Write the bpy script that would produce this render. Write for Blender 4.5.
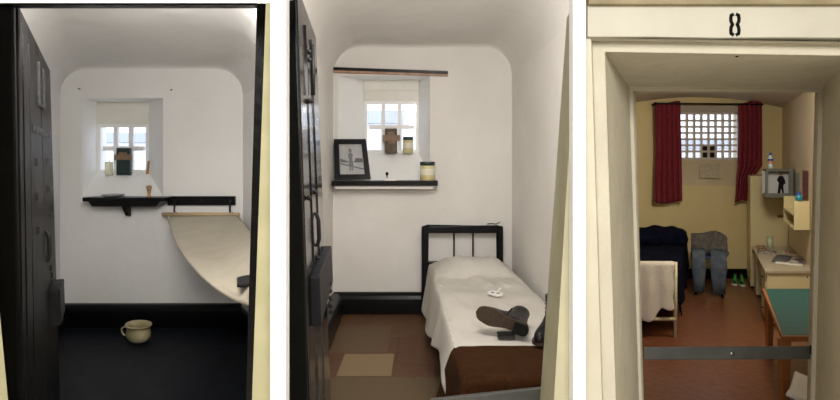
import bpy, math, random
from mathutils import Vector, Matrix, noise
random.seed(4)
F = 500.0; EYE = 1.65; CX = 420.0; HY = 160.0
S = bpy.context.scene
for o in list(bpy.data.objects): bpy.data.objects.remove(o)
COL = S.collection

# ------------------------------------------------------------------ camera
cam = bpy.data.cameras.new('camera'); cam_o = bpy.data.objects.new('camera', cam); COL.objects.link(cam_o)
cam.sensor_width = 36; cam.sensor_fit = 'HORIZONTAL'; cam.lens = 36 * F / 840
cam_o.location = (0, 0, EYE); cam_o.rotation_euler = (math.pi / 2, 0, 0)
cam.shift_y = -(200 - HY) / 840; cam.clip_start = .02
S.camera = cam_o

# ------------------------------------------------------------------ world, exposure
S.view_settings.view_transform = 'Standard'; S.view_settings.look = 'None'
S.view_settings.exposure = 0; S.view_settings.gamma = 1
W = bpy.data.worlds.new('sky'); S.world = W; W.use_nodes = True
nt = W.node_tree; bg = nt.nodes['Background']
tc = nt.nodes.new('ShaderNodeTexCoord'); sp = nt.nodes.new('ShaderNodeSeparateXYZ'); cr = nt.nodes.new('ShaderNodeValToRGB')
nt.links.new(tc.outputs['Generated'], sp.inputs[0]); nt.links.new(sp.outputs['Z'], cr.inputs[0]); nt.links.new(cr.outputs[0], bg.inputs[0])
cr.color_ramp.elements[0].color = (.93, .95, 1, 1); cr.color_ramp.elements[1].color = (.70, .80, 1, 1)
bg.inputs[1].default_value = 2.1

# ------------------------------------------------------------------ pixel / depth helpers
def X(px, d): return (px - CX) / F * d
def Z(py, d): return EYE + (HY - py) / F * d
def P(px, py, d): return Vector((X(px, d), d, Z(py, d)))

def area(name, loc, target, size, power, col=(1, 1, 1), sy=None):
    l = bpy.data.lights.new(name, 'AREA'); l.size = size; l.energy = power; l.color = col
    if sy: l.shape = 'RECTANGLE'; l.size_y = sy
    o = bpy.data.objects.new(name, l); COL.objects.link(o); o.location = loc
    o.rotation_euler = (Vector(target) - Vector(loc)).to_track_quat('-Z', 'Y').to_euler()
    return o
area('corridor_light', (.2, -.9, 2.5), (.1, 1.2, .2), 2.6, 112, (1, .985, .965), .8)
area('cell_light_one', (-1.15, 2.05, 2.40), (-2.3, 5.0, 1.45), .8, 42, (1, .96, .91))
area('cell_light_two', (.15, 2.05, 2.62), (.15, 5.3, 1.35), .8, 48, (1, .96, .91))
area('cell_light_three', (2.75, 4.0, 2.36), (3.5, 5.4, .6), .4, 30, (1, .9, .72))

# ------------------------------------------------------------------ materials
MATS = {}
def mat(name, col, rough=.6, metal=0, ns=0, col2=None, bump=0, bs=30, coat=0, lo=.35, hi=.65, trans=0, detail=4, stretch=None, emit=0, spec=None):
    if name in MATS: return MATS[name]
    m = bpy.data.materials.new(name); m.use_nodes = True; n = m.node_tree; b = n.nodes['Principled BSDF']
    b.inputs['Base Color'].default_value = (*col, 1); b.inputs['Roughness'].default_value = rough; b.inputs['Metallic'].default_value = metal
    if spec is not None: b.inputs['Specular IOR Level'].default_value = spec
    if coat: b.inputs['Coat Weight'].default_value = coat; b.inputs['Coat Roughness'].default_value = .12
    if trans: b.inputs['Transmission Weight'].default_value = trans
    t = n.nodes.new('ShaderNodeTexCoord'); src = t.outputs['Object']
    if stretch:
        mp = n.nodes.new('ShaderNodeMapping'); mp.inputs['Scale'].default_value = stretch; n.links.new(src, mp.inputs[0]); src = mp.outputs[0]
    if col2:
        z = n.nodes.new('ShaderNodeTexNoise'); z.inputs['Scale'].default_value = ns or 3; z.inputs['Detail'].default_value = detail
        r = n.nodes.new('ShaderNodeValToRGB'); r.color_ramp.elements[0].position = lo; r.color_ramp.elements[1].position = hi
        r.color_ramp.elements[0].color = (*col, 1); r.color_ramp.elements[1].color = (*col2, 1)
        n.links.new(src, z.inputs[0]); n.links.new(z.outputs[0], r.inputs[0]); n.links.new(r.outputs[0], b.inputs['Base Color'])
    if bump:
        z2 = n.nodes.new('ShaderNodeTexNoise'); z2.inputs['Scale'].default_value = bs; z2.inputs['Detail'].default_value = 5
        bp = n.nodes.new('ShaderNodeBump'); bp.inputs['Strength'].default_value = bump; bp.inputs['Distance'].default_value = .02
        n.links.new(src, z2.inputs[0]); n.links.new(z2.outputs[0], bp.inputs['Height']); n.links.new(bp.outputs[0], b.inputs['Normal'])
    MATS[name] = m; return m
M_w1 = mat('limewash_cool', (.76, .745, .72), .75, ns=1.6, col2=(.80, .79, .775), bump=.35, bs=5)
M_c1 = mat('ceiling_limewash', (.72, .70, .68), .8, ns=1.5, col2=(.77, .755, .735), bump=.8, bs=4)
M_rev = mat('reveal_brightened', (.87, .865, .85), .6, bump=.3, bs=6)  # brighter than the walls to make up for light missing in the embrasures
M_w2 = mat('limewash_warm', (.69, .66, .615), .75, ns=1.4, col2=(.75, .725, .685), bump=.35, bs=5)
M_w3 = mat('cell_three_cream', (.66, .55, .30), .7, ns=2, col2=(.70, .60, .345), bump=.2, bs=8)
M_w3b = mat('cell_three_side', (.62, .53, .36), .6, ns=2, col2=(.66, .57, .41), bump=.2, bs=8)
M_c3 = mat('cell_three_ceiling', (.55, .49, .45), .8, ns=2, col2=(.6, .54, .5), bump=.2)
M_blackfloor = mat('black_floor_paint', (.006, .007, .010), .45, ns=5, col2=(.010, .012, .017), bump=.12, bs=9, spec=.08)
M_blackgloss = mat('black_gloss_paint', (.003, .003, .0035), .3, bump=.1, bs=12, spec=.2)
M_shelfblack = mat('shelf_black', (.005, .005, .006), .3, bump=.1, bs=30, spec=.22)
M_door1 = mat('door_black_one', (.007, .0065, .0065), .4, ns=8, col2=(.018, .017, .017), bump=.2, bs=14, spec=.05)
M_door2 = mat('door_black_two', (.010, .0095, .010), .14, ns=8, col2=(.022, .02, .022), bump=.06, bs=14, spec=.4)
M_edge = mat('door_edge', (.004, .004, .004), .3, bump=.12, bs=25, spec=.2)
M_iron = mat('iron', (.010, .010, .011), .45, bump=.2, spec=.25)
M_white = mat('border_white', (.95, .95, .95), .8)
M_yel1 = mat('yellow_jamb', (.41, .375, .215), .7, ns=9, col2=(.47, .43, .26), bump=.3, bs=12)
M_yel2 = mat('yellow_reveal', (.40, .37, .245), .7, ns=6, col2=(.47, .435, .29), bump=.3, bs=12)
M_cream = mat('cream_frame', (.52, .475, .365), .6, ns=5, col2=(.57, .525, .41), bump=.35, bs=16)
M_band = mat('cream_lintel', (.47, .44, .36), .6, ns=3, col2=(.51, .485, .40), bump=.25, bs=12)
M_mould = mat('tan_moulding', (.24, .19, .10), .6, ns=6, col2=(.34, .28, .16))
M_frame = mat('window_paint', (.86, .86, .85), .4)
M_barpaint = mat('bar_paint', (.66, .62, .60), .5)
M_board = mat('blind_board', (.74, .71, .64), .6, ns=4, col2=(.80, .78, .72), bump=.1)
M_glass = bpy.data.materials.new('window_glass'); M_glass.use_nodes = True
_n = M_glass.node_tree; _n.nodes.remove(_n.nodes['Principled BSDF']); _t = _n.nodes.new('ShaderNodeBsdfTransparent'); _g = _n.nodes.new('ShaderNodeBsdfGlossy'); _m = _n.nodes.new('ShaderNodeMixShader')
_t.inputs[0].default_value = (.97, .98, 1, 1); _g.inputs['Roughness'].default_value = .08; _m.inputs[0].default_value = .06
_n.links.new(_t.outputs[0], _m.inputs[1]); _n.links.new(_g.outputs[0], _m.inputs[2]); _n.links.new(_m.outputs[0], _n.nodes['Material Output'].inputs[0])
M_dark = mat('dark_vent', (.01, .012, .01), .5)
M_canvas = mat('canvas', (.42, .375, .295), .85, ns=6, col2=(.46, .415, .33), bump=.15, bs=160)
M_wood = mat('pole_wood', (.5, .36, .2), .6)
M_enamel = mat('enamel_cream', (.36, .30, .16), .3, ns=10, col2=(.42, .37, .22), coat=.3)
M_sheet = mat('white_sheet', (.50, .47, .42), .85, ns=3, col2=(.54, .51, .46), bump=.15, bs=14)
M_brown = mat('brown_blanket', (.030, .011, .0035), .98, ns=40, col2=(.042, .016, .005), spec=.1, bump=.3, bs=120)
M_under = mat('bed_dark', (.02, .018, .016), .6)
M_lid = mat('jar_lid', (.012, .035, .028), .35)
M_jar = mat('jar_cream', (.60, .53, .27), .35, coat=.3)
M_label = mat('jar_label', (.72, .68, .55), .6)
M_boxwood = mat('box_wood', (.07, .045, .03), .6, ns=20, col2=(.12, .08, .05))
M_boxwood2 = mat('box_strap', (.20, .12, .07), .6, ns=20, col2=(.26, .17, .10))
M_orange = mat('orange_board', (.34, .15, .07), .55, ns=12, col2=(.45, .30, .20))
M_greenbk = mat('dark_green_cover', (.008, .028, .024), .4)
M_metal = mat('dull_metal', (.35, .36, .38), .3, 1)
M_tin = mat('tin_grey', (.42, .43, .45), .35, .4)
M_bar = mat('bar_grey', (.07, .07, .066), .45, .4, ns=6, col2=(.10, .10, .095))
M_red = mat('red_curtain', (.17, .012, .026), .9, ns=30, col2=(.22, .018, .036), bump=.3, bs=60)
M_cab = mat('cabinet_cream', (.66, .58, .35), .45, ns=3, col2=(.70, .62, .39))
M_cabtop = mat('desk_top', (.42, .37, .28), .5, ns=25, col2=(.5, .44, .34))
M_green = mat('green_baize', (.014, .085, .08), .6, ns=20, col2=(.018, .10, .092))
M_tabw = mat('table_wood', (.30, .115, .035), .4, ns=9, col2=(.38, .16, .05), stretch=(1, 12, 1))
M_navy = mat('navy_cover', (.003, .004, .014), .9, ns=14, col2=(.006, .008, .022), bump=.5, bs=24, spec=.05)
M_bedmetal = mat('bed_metal', (.66, .60, .42), .4, ns=30, col2=(.55, .47, .3))
M_towel = mat('towel', (.66, .60, .52), .95, ns=6, col2=(.71, .66, .58), bump=.3, bs=60)
M_jacket = mat('jacket', (.09, .085, .085), .95, ns=20, col2=(.14, .13, .125), bump=.4, bs=60, spec=.1)
M_jeans = mat('jeans', (.065, .085, .12), .95, ns=14, col2=(.11, .13, .165), bump=.4, bs=60, spec=.1)
M_chairblue = mat('chair_blue', (.012, .03, .10), .6)
M_shoegreen = mat('shoe_green', (.04, .30, .05), .5, ns=14, col2=(.01, .01, .012), lo=.47, hi=.53)
M_whiteplastic = mat('white_plastic', (.68, .66, .60), .5)
M_black = mat('plain_black', (.010, .010, .010), .5, spec=.15)
M_leather = mat('boot_leather', (.006, .006, .0065), .35, ns=14, col2=(.012, .011, .011), bump=.2, spec=.18)
M_sole = mat('boot_sole', (.035, .020, .011), .6, ns=14, col2=(.06, .036, .02), stretch=(3, 12, 3))
M_sheetpaper = mat('paper', (.78, .76, .72), .7)
M_photo = mat('photo_grey', (.40, .40, .395), .5, ns=8, col2=(.30, .30, .30))
M_photod = mat('photo_dark', (.10, .10, .105), .6)
M_photom = mat('photo_mid', (.15, .15, .15), .6)
M_boxgrey = mat('box_grey', (.17, .18, .17), .4)
M_boxin = mat('box_inside', (.55, .58, .62), .5)
M_bluecap = mat('bottle_blue', (.01, .05, .30), .3)
M_clear = mat('bottle_plastic', (.5, .62, .7), .2, coat=.3)
M_orangel = mat('bottle_label', (.55, .22, .12), .5)
M_turq = mat('turquoise', (.02, .25, .33), .4)
M_cupg = mat('pale_green_cup', (.38, .48, .34), .4)
M_mag = mat('magazine', (.45, .4, .36), .5, ns=22, col2=(.08, .05, .07), lo=.45, hi=.55)
M_mag2 = mat('magazine_brown', (.25, .10, .05), .5, ns=25, col2=(.5, .42, .33), lo=.45, hi=.55)
M_skin = mat('print_tone', (.5, .36, .28), .6)
M_bristle = mat('bristle', (.25, .15, .07), .9, ns=40, col2=(.38, .26, .14))
M_turned = mat('turned_wood', (.42, .22, .08), .4)
M_cellground = mat('yard_ground', (.5, .5, .5), .9)
M_coping = mat('yard_coping', (.56, .62, .74), .8)
M_yard = mat('yard_paint', (.9, .9, .92), .9)
M_candle = mat('candle_wax', (.72, .72, .52), .4)
M_corfloor = mat('corridor_floor', (.85, .82, .76), .6)  # unseen floor, paled to bounce light up to the door soffits
M_corwall = mat('corridor_wall', (.62, .57, .45), .7)

def tile_floor(name, a, b, c, mortar, sx, sy, rough, off=(0, 0, 0)):
    m = bpy.data.materials.new(name); m.use_nodes = True; n = m.node_tree; bs = n.nodes['Principled BSDF']; bs.inputs['Roughness'].default_value = rough
    t = n.nodes.new('ShaderNodeTexCoord'); mp = n.nodes.new('ShaderNodeMapping'); mp.inputs['Location'].default_value = off
    br = n.nodes.new('ShaderNodeTexBrick'); br.inputs['Scale'].default_value = 1; br.inputs['Brick Width'].default_value = sx; br.inputs['Row Height'].default_value = sy
    br.inputs['Mortar Size'].default_value = .003; br.inputs['Color1'].default_value = (*a, 1); br.inputs['Color2'].default_value = (*b, 1); br.inputs['Mortar'].default_value = (*mortar, 1)
    nz = n.nodes.new('ShaderNodeTexNoise'); nz.inputs['Scale'].default_value = 9; nz.inputs['Detail'].default_value = 8
    mx = n.nodes.new('ShaderNodeMixRGB'); mx.inputs[2].default_value = (*c, 1)
    rr = n.nodes.new('ShaderNodeValToRGB'); rr.color_ramp.elements[0].position = .4; rr.color_ramp.elements[1].position = .75; rr.color_ramp.elements[1].color = (.55, .55, .55, 1)
    L = n.links.new
    L(t.outputs['Object'], mp.inputs[0]); L(mp.outputs[0], br.inputs[0]); L(mp.outputs[0], nz.inputs[0]); L(nz.outputs[0], rr.inputs[0])
    L(rr.outputs[0], mx.inputs[0]); L(br.outputs[0], mx.inputs[1]); L(mx.outputs[0], bs.inputs['Base Color'])
    return m
M_floor2 = tile_floor('brown_tiles', (.095, .036, .014), (.115, .055, .022), (.05, .022, .008), (.02, .012, .006), .62, .62, .6, (.24, .18, 0))
_nt = M_floor2.node_tree; _b = _nt.nodes['Principled BSDF']; _src = _b.inputs['Base Color'].links[0].from_socket
_geo = _nt.nodes.new('ShaderNodeNewGeometry'); _sx = _nt.nodes.new('ShaderNodeSeparateXYZ'); _nt.links.new(_geo.outputs['Position'], _sx.inputs[0])
def _cmp(sock, c, e):
    n = _nt.nodes.new('ShaderNodeMath'); n.operation = 'COMPARE'; n.inputs[1].default_value = c; n.inputs[2].default_value = e; _nt.links.new(sock, n.inputs[0]); return n.outputs[0]
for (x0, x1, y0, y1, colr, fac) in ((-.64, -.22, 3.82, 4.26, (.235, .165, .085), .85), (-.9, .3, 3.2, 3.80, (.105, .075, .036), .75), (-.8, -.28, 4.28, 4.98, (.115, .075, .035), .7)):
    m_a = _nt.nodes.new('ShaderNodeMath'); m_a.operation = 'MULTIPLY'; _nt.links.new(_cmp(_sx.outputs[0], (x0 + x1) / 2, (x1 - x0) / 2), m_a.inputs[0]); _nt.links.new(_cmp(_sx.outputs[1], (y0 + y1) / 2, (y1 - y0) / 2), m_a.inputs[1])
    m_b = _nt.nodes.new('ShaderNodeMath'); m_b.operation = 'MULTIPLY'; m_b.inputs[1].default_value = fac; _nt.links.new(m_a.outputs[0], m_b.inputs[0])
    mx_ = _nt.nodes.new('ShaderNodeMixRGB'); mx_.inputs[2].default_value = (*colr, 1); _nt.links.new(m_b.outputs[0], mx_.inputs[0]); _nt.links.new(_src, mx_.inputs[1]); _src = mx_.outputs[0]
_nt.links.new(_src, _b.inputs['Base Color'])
M_floor3 = mat('red_lino', (.155, .052, .024), .3, ns=18, col2=(.22, .085, .042), bump=.05, bs=30)

# ------------------------------------------------------------------ mesh builder
ORG = {}
class MB:
    def __init__(s): s.v = []; s.f = []; s.sm = []; s.M = None
    def add(s, vs, fs, smooth=False):
        n = len(s.v)
        for p in vs:
            p = Vector(p); s.v.append(s.M @ p if s.M else p)
        for f in fs: s.f.append([i + n for i in f]); s.sm.append(smooth)
        return s
    def hexa(s, a, b):      # two quads of matching corners
        return s.add(list(a) + list(b), [(3, 2, 1, 0), (4, 5, 6, 7), (0, 1, 5, 4), (1, 2, 6, 5), (2, 3, 7, 6), (3, 0, 4, 7)])
    def box(s, x0, x1, y0, y1, z0, z1):
        return s.hexa([(x0, y0, z0), (x1, y0, z0), (x1, y0, z1), (x0, y0, z1)], [(x0, y1, z0), (x1, y1, z0), (x1, y1, z1), (x0, y1, z1)])
    def prism(s, pts, vec):
        n = len(pts); vec = Vector(vec)
        vs = [Vector(p) for p in pts] + [Vector(p) + vec for p in pts]
        return s.add(vs, [tuple(range(n))[::-1], tuple(range(n, 2 * n))] + [(i, (i + 1) % n, n + (i + 1) % n, n + i) for i in range(n)])
    def tube(s, pts, r, k=10, closed=False):
        pts = [Vector(p) for p in pts]; rings = []; n = len(pts)
        for i, p in enumerate(pts):
            t = (pts[min(i + 1, n - 1)] - pts[max(i - 1, 0)]).normalized() if not closed else (pts[(i + 1) % n] - pts[i - 1]).normalized()
            a = t.orthogonal().normalized() if i == 0 else (rings_a - t * rings_a.dot(t)).normalized()
            rings_a = a; b = t.cross(a); rr = r[i] if isinstance(r, (list, tuple)) else r
            rings.append([p + (a * math.cos(q) + b * math.sin(q)) * rr for q in [2 * math.pi * j / k for j in range(k)]])
        vs = [p for R in rings for p in R]; fs = []
        for i in range(n if closed else n - 1):
            i2 = (i + 1) % n
            for j in range(k): fs.append((i * k + j, i * k + (j + 1) % k, i2 * k + (j + 1) % k, i2 * k + j))
        if not closed: fs += [tuple(range(k))[::-1], tuple(range((n - 1) * k, n * k))]
        return s.add(vs, fs, True)
    def lathe(s, prof, c, k=28, sx=1, sy=1):
        c = Vector(c); vs = []; fs = []
        for r, z in prof:
            for j in range(k): q = 2 * math.pi * j / k; vs.append(c + Vector((r * math.cos(q) * sx, r * math.sin(q) * sy, z)))
        for i in range(len(prof) - 1):
            for j in range(k): fs.append((i * k + j, i * k + (j + 1) % k, (i + 1) * k + (j + 1) % k, (i + 1) * k + j))
        fs += [tuple(range(k))[::-1], tuple(range((len(prof) - 1) * k, len(prof) * k))]
        return s.add(vs, fs, True)
    def grid(s, fn, nu, nv, smooth=True):
        vs = [fn(i / nu, j / nv) for j in range(nv + 1) for i in range(nu + 1)]
        fs = [(j * (nu + 1) + i, j * (nu + 1) + i + 1, (j + 1) * (nu + 1) + i + 1, (j + 1) * (nu + 1) + i) for j in range(nv) for i in range(nu)]
        return s.add(vs, fs, smooth)
    def ball(s, c, rx, ry, rz, k=16, m=10):
        c = Vector(c)
        return s.add([c + Vector((rx * math.sin(math.pi * i / m) * math.cos(2 * math.pi * j / k), ry * math.sin(math.pi * i / m) * math.sin(2 * math.pi * j / k), rz * math.cos(math.pi * i / m))) for i in range(m + 1) for j in range(k)],
                     [(i * k + j, (i + 1) * k + j, (i + 1) * k + (j + 1) % k, i * k + (j + 1) % k) for i in range(m) for j in range(k)], True)
    def build(s, name, m, parent=None, bevel=0, solid=0, sub=0, label=None):
        me = bpy.data.meshes.new(name)
        xs = [v.x for v in s.v]; ys = [v.y for v in s.v]; zs = [v.z for v in s.v]
        org = ORG[parent.name] if parent else Vector(((min(xs) + max(xs)) / 2, (min(ys) + max(ys)) / 2, min(zs)))
        me.from_pydata([tuple(v - org) for v in s.v], [], s.f)
        me.polygons.foreach_set('use_smooth', s.sm)
        me.update()
        import bmesh
        b = bmesh.new(); b.from_mesh(me); bmesh.ops.remove_doubles(b, verts=b.verts, dist=1e-6); bmesh.ops.recalc_face_normals(b, faces=b.faces); b.to_mesh(me); b.free()
        o = bpy.data.objects.new(name, me); COL.objects.link(o); me.materials.append(m)
        if parent: o.parent = parent
        else: o.location = org
        ORG[o.name] = org
        if solid: q = o.modifiers.new('thick', 'SOLIDIFY'); q.thickness = solid; q.offset = 0
        if bevel: q = o.modifiers.new('bev', 'BEVEL'); q.width = bevel; q.segments = 2; q.limit_method = 'ANGLE'
        if sub: q = o.modifiers.new('sub', 'SUBSURF'); q.levels = sub; q.render_levels = sub
        if label: o['label'] = label
        return o
def B(): return MB()
def tag(o, label, cat, group=None):
    o['label'] = label; o['category'] = cat
    if group: o['group'] = group
    return o
def thing(name, label, cat, loc, group=None):
    o = bpy.data.objects.new(name, None); COL.objects.link(o); o.location = loc; o.empty_display_size = .05
    ORG[o.name] = Vector(loc); return tag(o, label, cat, group)
def st(o): o['kind'] = 'structure'; return o
def sthing(name, loc):
    o = bpy.data.objects.new(name, None); COL.objects.link(o); o.location = loc; ORG[o.name] = Vector(loc); o['kind'] = 'structure'; return o
def lerp(a, b, t): return a + (b - a) * t
def pw(pts):           # piecewise linear X(d) from (px, d) pairs
    q = sorted((d, X(px, d)) for px, d in pts)
    def f(d):
        if d <= q[0][0]: return q[0][1]
        for (a, xa), (b, xb) in zip(q, q[1:]):
            if d <= b: return lerp(xa, xb, (d - a) / (b - a))
        return q[-1][1]
    return f
def E(pa, ya, pb, yb, d):      # leaning vertical edge at depth d, returns X at a height z
    za, zb = Z(ya, d), Z(yb, d); xa, xb = X(pa, d), X(pb, d)
    return lambda z: xa + (xb - xa) * (z - za) / (zb - za)

# ------------------------------------------------------------------ cells
XL1 = pw([(60, 5.0), (-62, 1.75)]); XR1 = pw([(243, 5.0), (262, 4.33), (263, 1.75)])
XL2 = pw([(333, 5.43), (280, 3.03), (274, 1.75)]); XR2 = pw([(512, 5.43), (616, 2.65), (611, 2.3), (585, 1.75)])
XL3 = pw([(610, 7.0), (563, 4.5), (600, 3.6), (629, 2.75), (633, 2.3)])
XR3 = lambda d: X(782, 7.0) - .576 * (7.0 - d)
def q4(t): t = max(0, min(1, t)); return math.sqrt(1 - (1 - t) ** 2)

def cell(n, xl, xr, d0, d1, Hs, H, r, mw, mc, mf, ms, sides='lr', vault=False):
    ds = sorted(set([d0, d1] + [d0 + (d1 - d0) * k / 24 for k in range(25)] + ([d1 - r * (1 - math.cos(math.pi / 2 * k / 8)) for k in range(9)])))
    us = [0, .01, .025, .05, .08, .12, .16, .2] + [.2 + .6 * k / 16 for k in range(1, 17)] + [.84, .88, .92, .95, .975, .99, 1]
    def cz(u, d):
        if vault: return Hs + (H - Hs) * (1 - (2 * u - 1) ** 2)
        w = xr(d) - xl(d); a, b, c = u * w, (1 - u) * w, d1 - d
        return Hs + (H - Hs) * q4(a / r) * q4(b / r) * (1 - .10 * (1 - q4(c / .10))) + .012 * noise.noise(Vector((a * 2, d * 2, n))) * q4(min(a, b) / .3)
    vs = [(lerp(xl(d), xr(d), u), d, cz(u, d)) for d in ds for u in us]; k = len(us)
    fs = [(j * k + i, j * k + i + 1, (j + 1) * k + i + 1, (j + 1) * k + i) for j in range(len(ds) - 1) for i in range(k - 1)]
    st(B().add(vs, fs, True).build('ceiling', mc))
    st(B().add([(f(d), d, 0) for d in ds for f in (xl, xr)], [(2 * j, 2 * j + 1, 2 * j + 3, 2 * j + 2) for j in range(len(ds) - 1)]).build('floor', mf))
    for nm, f, sg in (('wall_left', xl, -1), ('wall_right', xr, 1)):
        u = 0 if sg < 0 else 1
        st(B().add([(f(d), d, z) for d in ds for z in (0, cz(u, d))], [(2 * j, 2 * j + 1, 2 * j + 3, 2 * j + 2) for j in range(len(ds) - 1)]).build(nm, ms))
    return cz
cz1 = cell(1, XL1, XR1, 1.75, 5.0, 2.30, 2.59, .26, M_w1, M_c1, M_blackfloor, M_w1)
cz2 = cell(2, XL2, XR2, 1.75, 5.43, 2.58, 2.90, .30, M_w2, M_w2, M_floor2, M_w2)
cz3 = cell(3, XL3, XR3, 2.3, 7.0, 2.38, 2.53, .30, M_w3, M_c3, M_floor3, M_w3b, vault=True)

def back_wall(n, xl, xr, D, czf, hole, m):     # hole = (x0, x1, z0, z1)
    x0, x1, z0, z1 = hole; a, b = xl(D), xr(D); 
    top = [(lerp(a, b, k / 160), D, 0) for k in range(161)]
    vs = []; fs = []
    xsr = sorted(set([a, b, x0, x1] + [p[0] for p in top]))
    def tz(x): return czf((x - a) / (b - a), D) + .03
    mb = B()
    for xa, xb in zip(xsr, xsr[1:]):
        cols = [(0, z0), (z1, None)] if (xa >= x0 - 1e-6 and xb <= x1 + 1e-6) else [(0, None)]
        for lo, hi in cols:
            mb.add([(xa, D, lo), (xb, D, lo), (xb, D, tz(xb) if hi is None else hi), (xa, D, tz(xa) if hi is None else hi)], [(0, 1, 2, 3)])
    st(mb.build('wall_back', m))
def hole_px(o, D): return (X(o[0], D), X(o[1], D), Z(o[3], D), Z(o[2], D))

def window(n, D, outer, inner, dd, m_rev, m_frame, nx, nz, gl, board=None, bar=.022, dark=None):
    Di = D + dd; ho = hole_px(outer, D); hi = hole_px(inner, Di)
    root = sthing('window_%d' % n, ((hi[0] + hi[1]) / 2, Di, hi[2]))
    c0 = [(ho[0], D, ho[2]), (ho[1], D, ho[2]), (ho[1], D, ho[3]), (ho[0], D, ho[3])]
    c1 = [(hi[0], Di, hi[2]), (hi[1], Di, hi[2]), (hi[1], Di, hi[3]), (hi[0], Di, hi[3])]
    c2 = [(x, Di + .16, z) for x, _, z in c1]
    B().add(c0 + c1 + c2, [(i + k, (i + 1) % 4 + k, (i + 1) % 4 + 4 + k, i + 4 + k) for k in (0, 4) for i in range(4)]).build('reveal', m_rev, root)
    g = hole_px(gl, Di); fr = B(); t = .035
    if board:
        bz = Z(board, Di); bd = B().box(hi[0], hi[1], Di - .01, Di + .012, bz, hi[3])
        if n == 2: bd.box(hi[0], hi[1], Di - .022, Di - .01, Z(91, Di), hi[3])
        bd.build('head_board', M_board, root, bevel=.004)
        top = bz
    else: top = hi[3]
    x0, x1, z0, z1 = hi[0], hi[1], hi[2], top
    fr.box(x0, x0 + t, Di, Di + .04, z0, z1).box(x1 - t, x1, Di, Di + .04, z0, z1)
    fr.box(x0 + t, x1 - t, Di, Di + .04, z0, z0 + t).box(x0 + t, x1 - t, Di, Di + .04, z1 - t, z1)
    ax, bx, az, bz2 = x0 + t, x1 - t, z0 + t, z1 - t
    for k in range(1, nx): c = lerp(ax, bx, k / nx); fr.box(c - bar / 2, c + bar / 2, Di + .004, Di + .036, az, bz2)
    for k in range(1, nz):
        c = lerp(az, bz2, k / nz)
        for j in range(nx):
            p, q = lerp(ax, bx, j / nx) + bar / 2, lerp(ax, bx, (j + 1) / nx) - bar / 2
            fr.box(p, q, Di + .004, Di + .036, c - bar / 2, c + bar / 2)
    fr.build('frame', m_frame, root)
    B().box(ax - .005, bx + .005, Di + .018, Di + .022, az - .005, bz2 + .005).build('glass', M_glass, root)
    if dark:
        i0, i1, k0, k1 = dark
        B().box(lerp(ax, bx, i0 / nx) + bar / 2, lerp(ax, bx, i1 / nx) - bar / 2, Di + .024, Di + .03, lerp(az, bz2, k0 / nz), lerp(az, bz2, k1 / nz) - bar / 2).build('vent_panel', M_dark, root)
    return root
# window 1 and 2 : splayed white embrasures in brightened paint, 3 by 2 panes
O1 = (82, 163, 98, 196); O2 = (338, 430, 76, 180); O3 = (674, 744, 106, 186)
back_wall(1, XL1, XR1, 5.0, cz1, hole_px(O1, 5.0), M_w1)
back_wall(2, XL2, XR2, 5.43, cz2, hole_px(O2, 5.43), M_w2)
back_wall(3, XL3, XR3, 7.0, cz3, hole_px(O3, 7.0), M_w3)
window(1, 5.0, O1, (97, 149, 102, 173), .34, M_rev, M_frame, 3, 2, (97, 149, 125, 173), board=124, bar=.045)
window(2, 5.43, O2, (364, 419, 80, 153), .36, M_rev, M_frame, 3, 2, (364, 419, 100, 153), board=101, bar=.045)
window(3, 7.0, O3, (678, 740, 112, 160), .30, M_w3b, M_barpaint, 8, 7, (678, 740, 112, 160), bar=.028, dark=(3, 5, 0, 2))

# black skirtings
def skirt(nm, f0, f1, h, t):     # along a polyline from f0 to f1 (world xy), rounded top
    a, b = Vector(f0), Vector(f1); dr = (b - a).normalized(); nrm = Vector((dr.y, -dr.x))
    prof = [(0, 0), (t * 1.3, 0), (t * 1.28, h * .5), (t * 1.2, h * .72), (t * 1.0, h * .88), (t * .7, h * .97), (t * .35, h), (0, h)]
    vs = []
    for p in (a, b): vs += [(p.x + nrm.x * o, p.y + nrm.y * o, z + .001) for o, z in prof]
    n = len(prof)
    mb = B().add(vs, [(i, (i + 1) % n, n + (i + 1) % n, n + i) for i in range(n)] + [tuple(range(n))[::-1], tuple(range(n, 2 * n))], False)
    return st(mb.build(nm, M_blackgloss, bevel=.006))
skirt('baseboard_back', (XL1(5) + .01, 4.999), (XR1(5) - .01, 4.999), .22, .07)
skirt('baseboard_right', (XR1(4.95) - .002, 4.92), (XR1(4.4) - .002, 4.4), .20, .03)
skirt('baseboard_left', (XL1(2.9) + .002, 2.9), (XL1(4.9) + .002, 4.9), .20, .03)
skirt('baseboard_back', (XL2(5.43) + .01, 5.429), (XR2(5.43) - .01, 5.429), .22, .07)
skirt('baseboard_left', (XL2(3.1) + .002, 3.1), (XL2(5.36) + .002, 5.36), .22, .09)
skirt('baseboard_back', (XL3(7) + .01, 6.999), (X(746, 7), 6.999), .13, .03)

# exterior yard seen through the windows
st(B().box(-9, 12, 7.6, 30, -.2, -.05).build('yard_floor', M_cellground))
for xa, xb, zt, h in ((-12, -3.2, 2.02, .20), (-3.19, 1.5, 2.42, .26), (1.51, 16, 1.9, .2)):
    st(B().box(xa, xb, 10.5, 10.8, -.05, zt - .005).build('wall_yard', M_yard))
    st(B().box(xa, xb, 10.4, 10.9, zt, zt + h).build('trim_4', M_coping))

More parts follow.
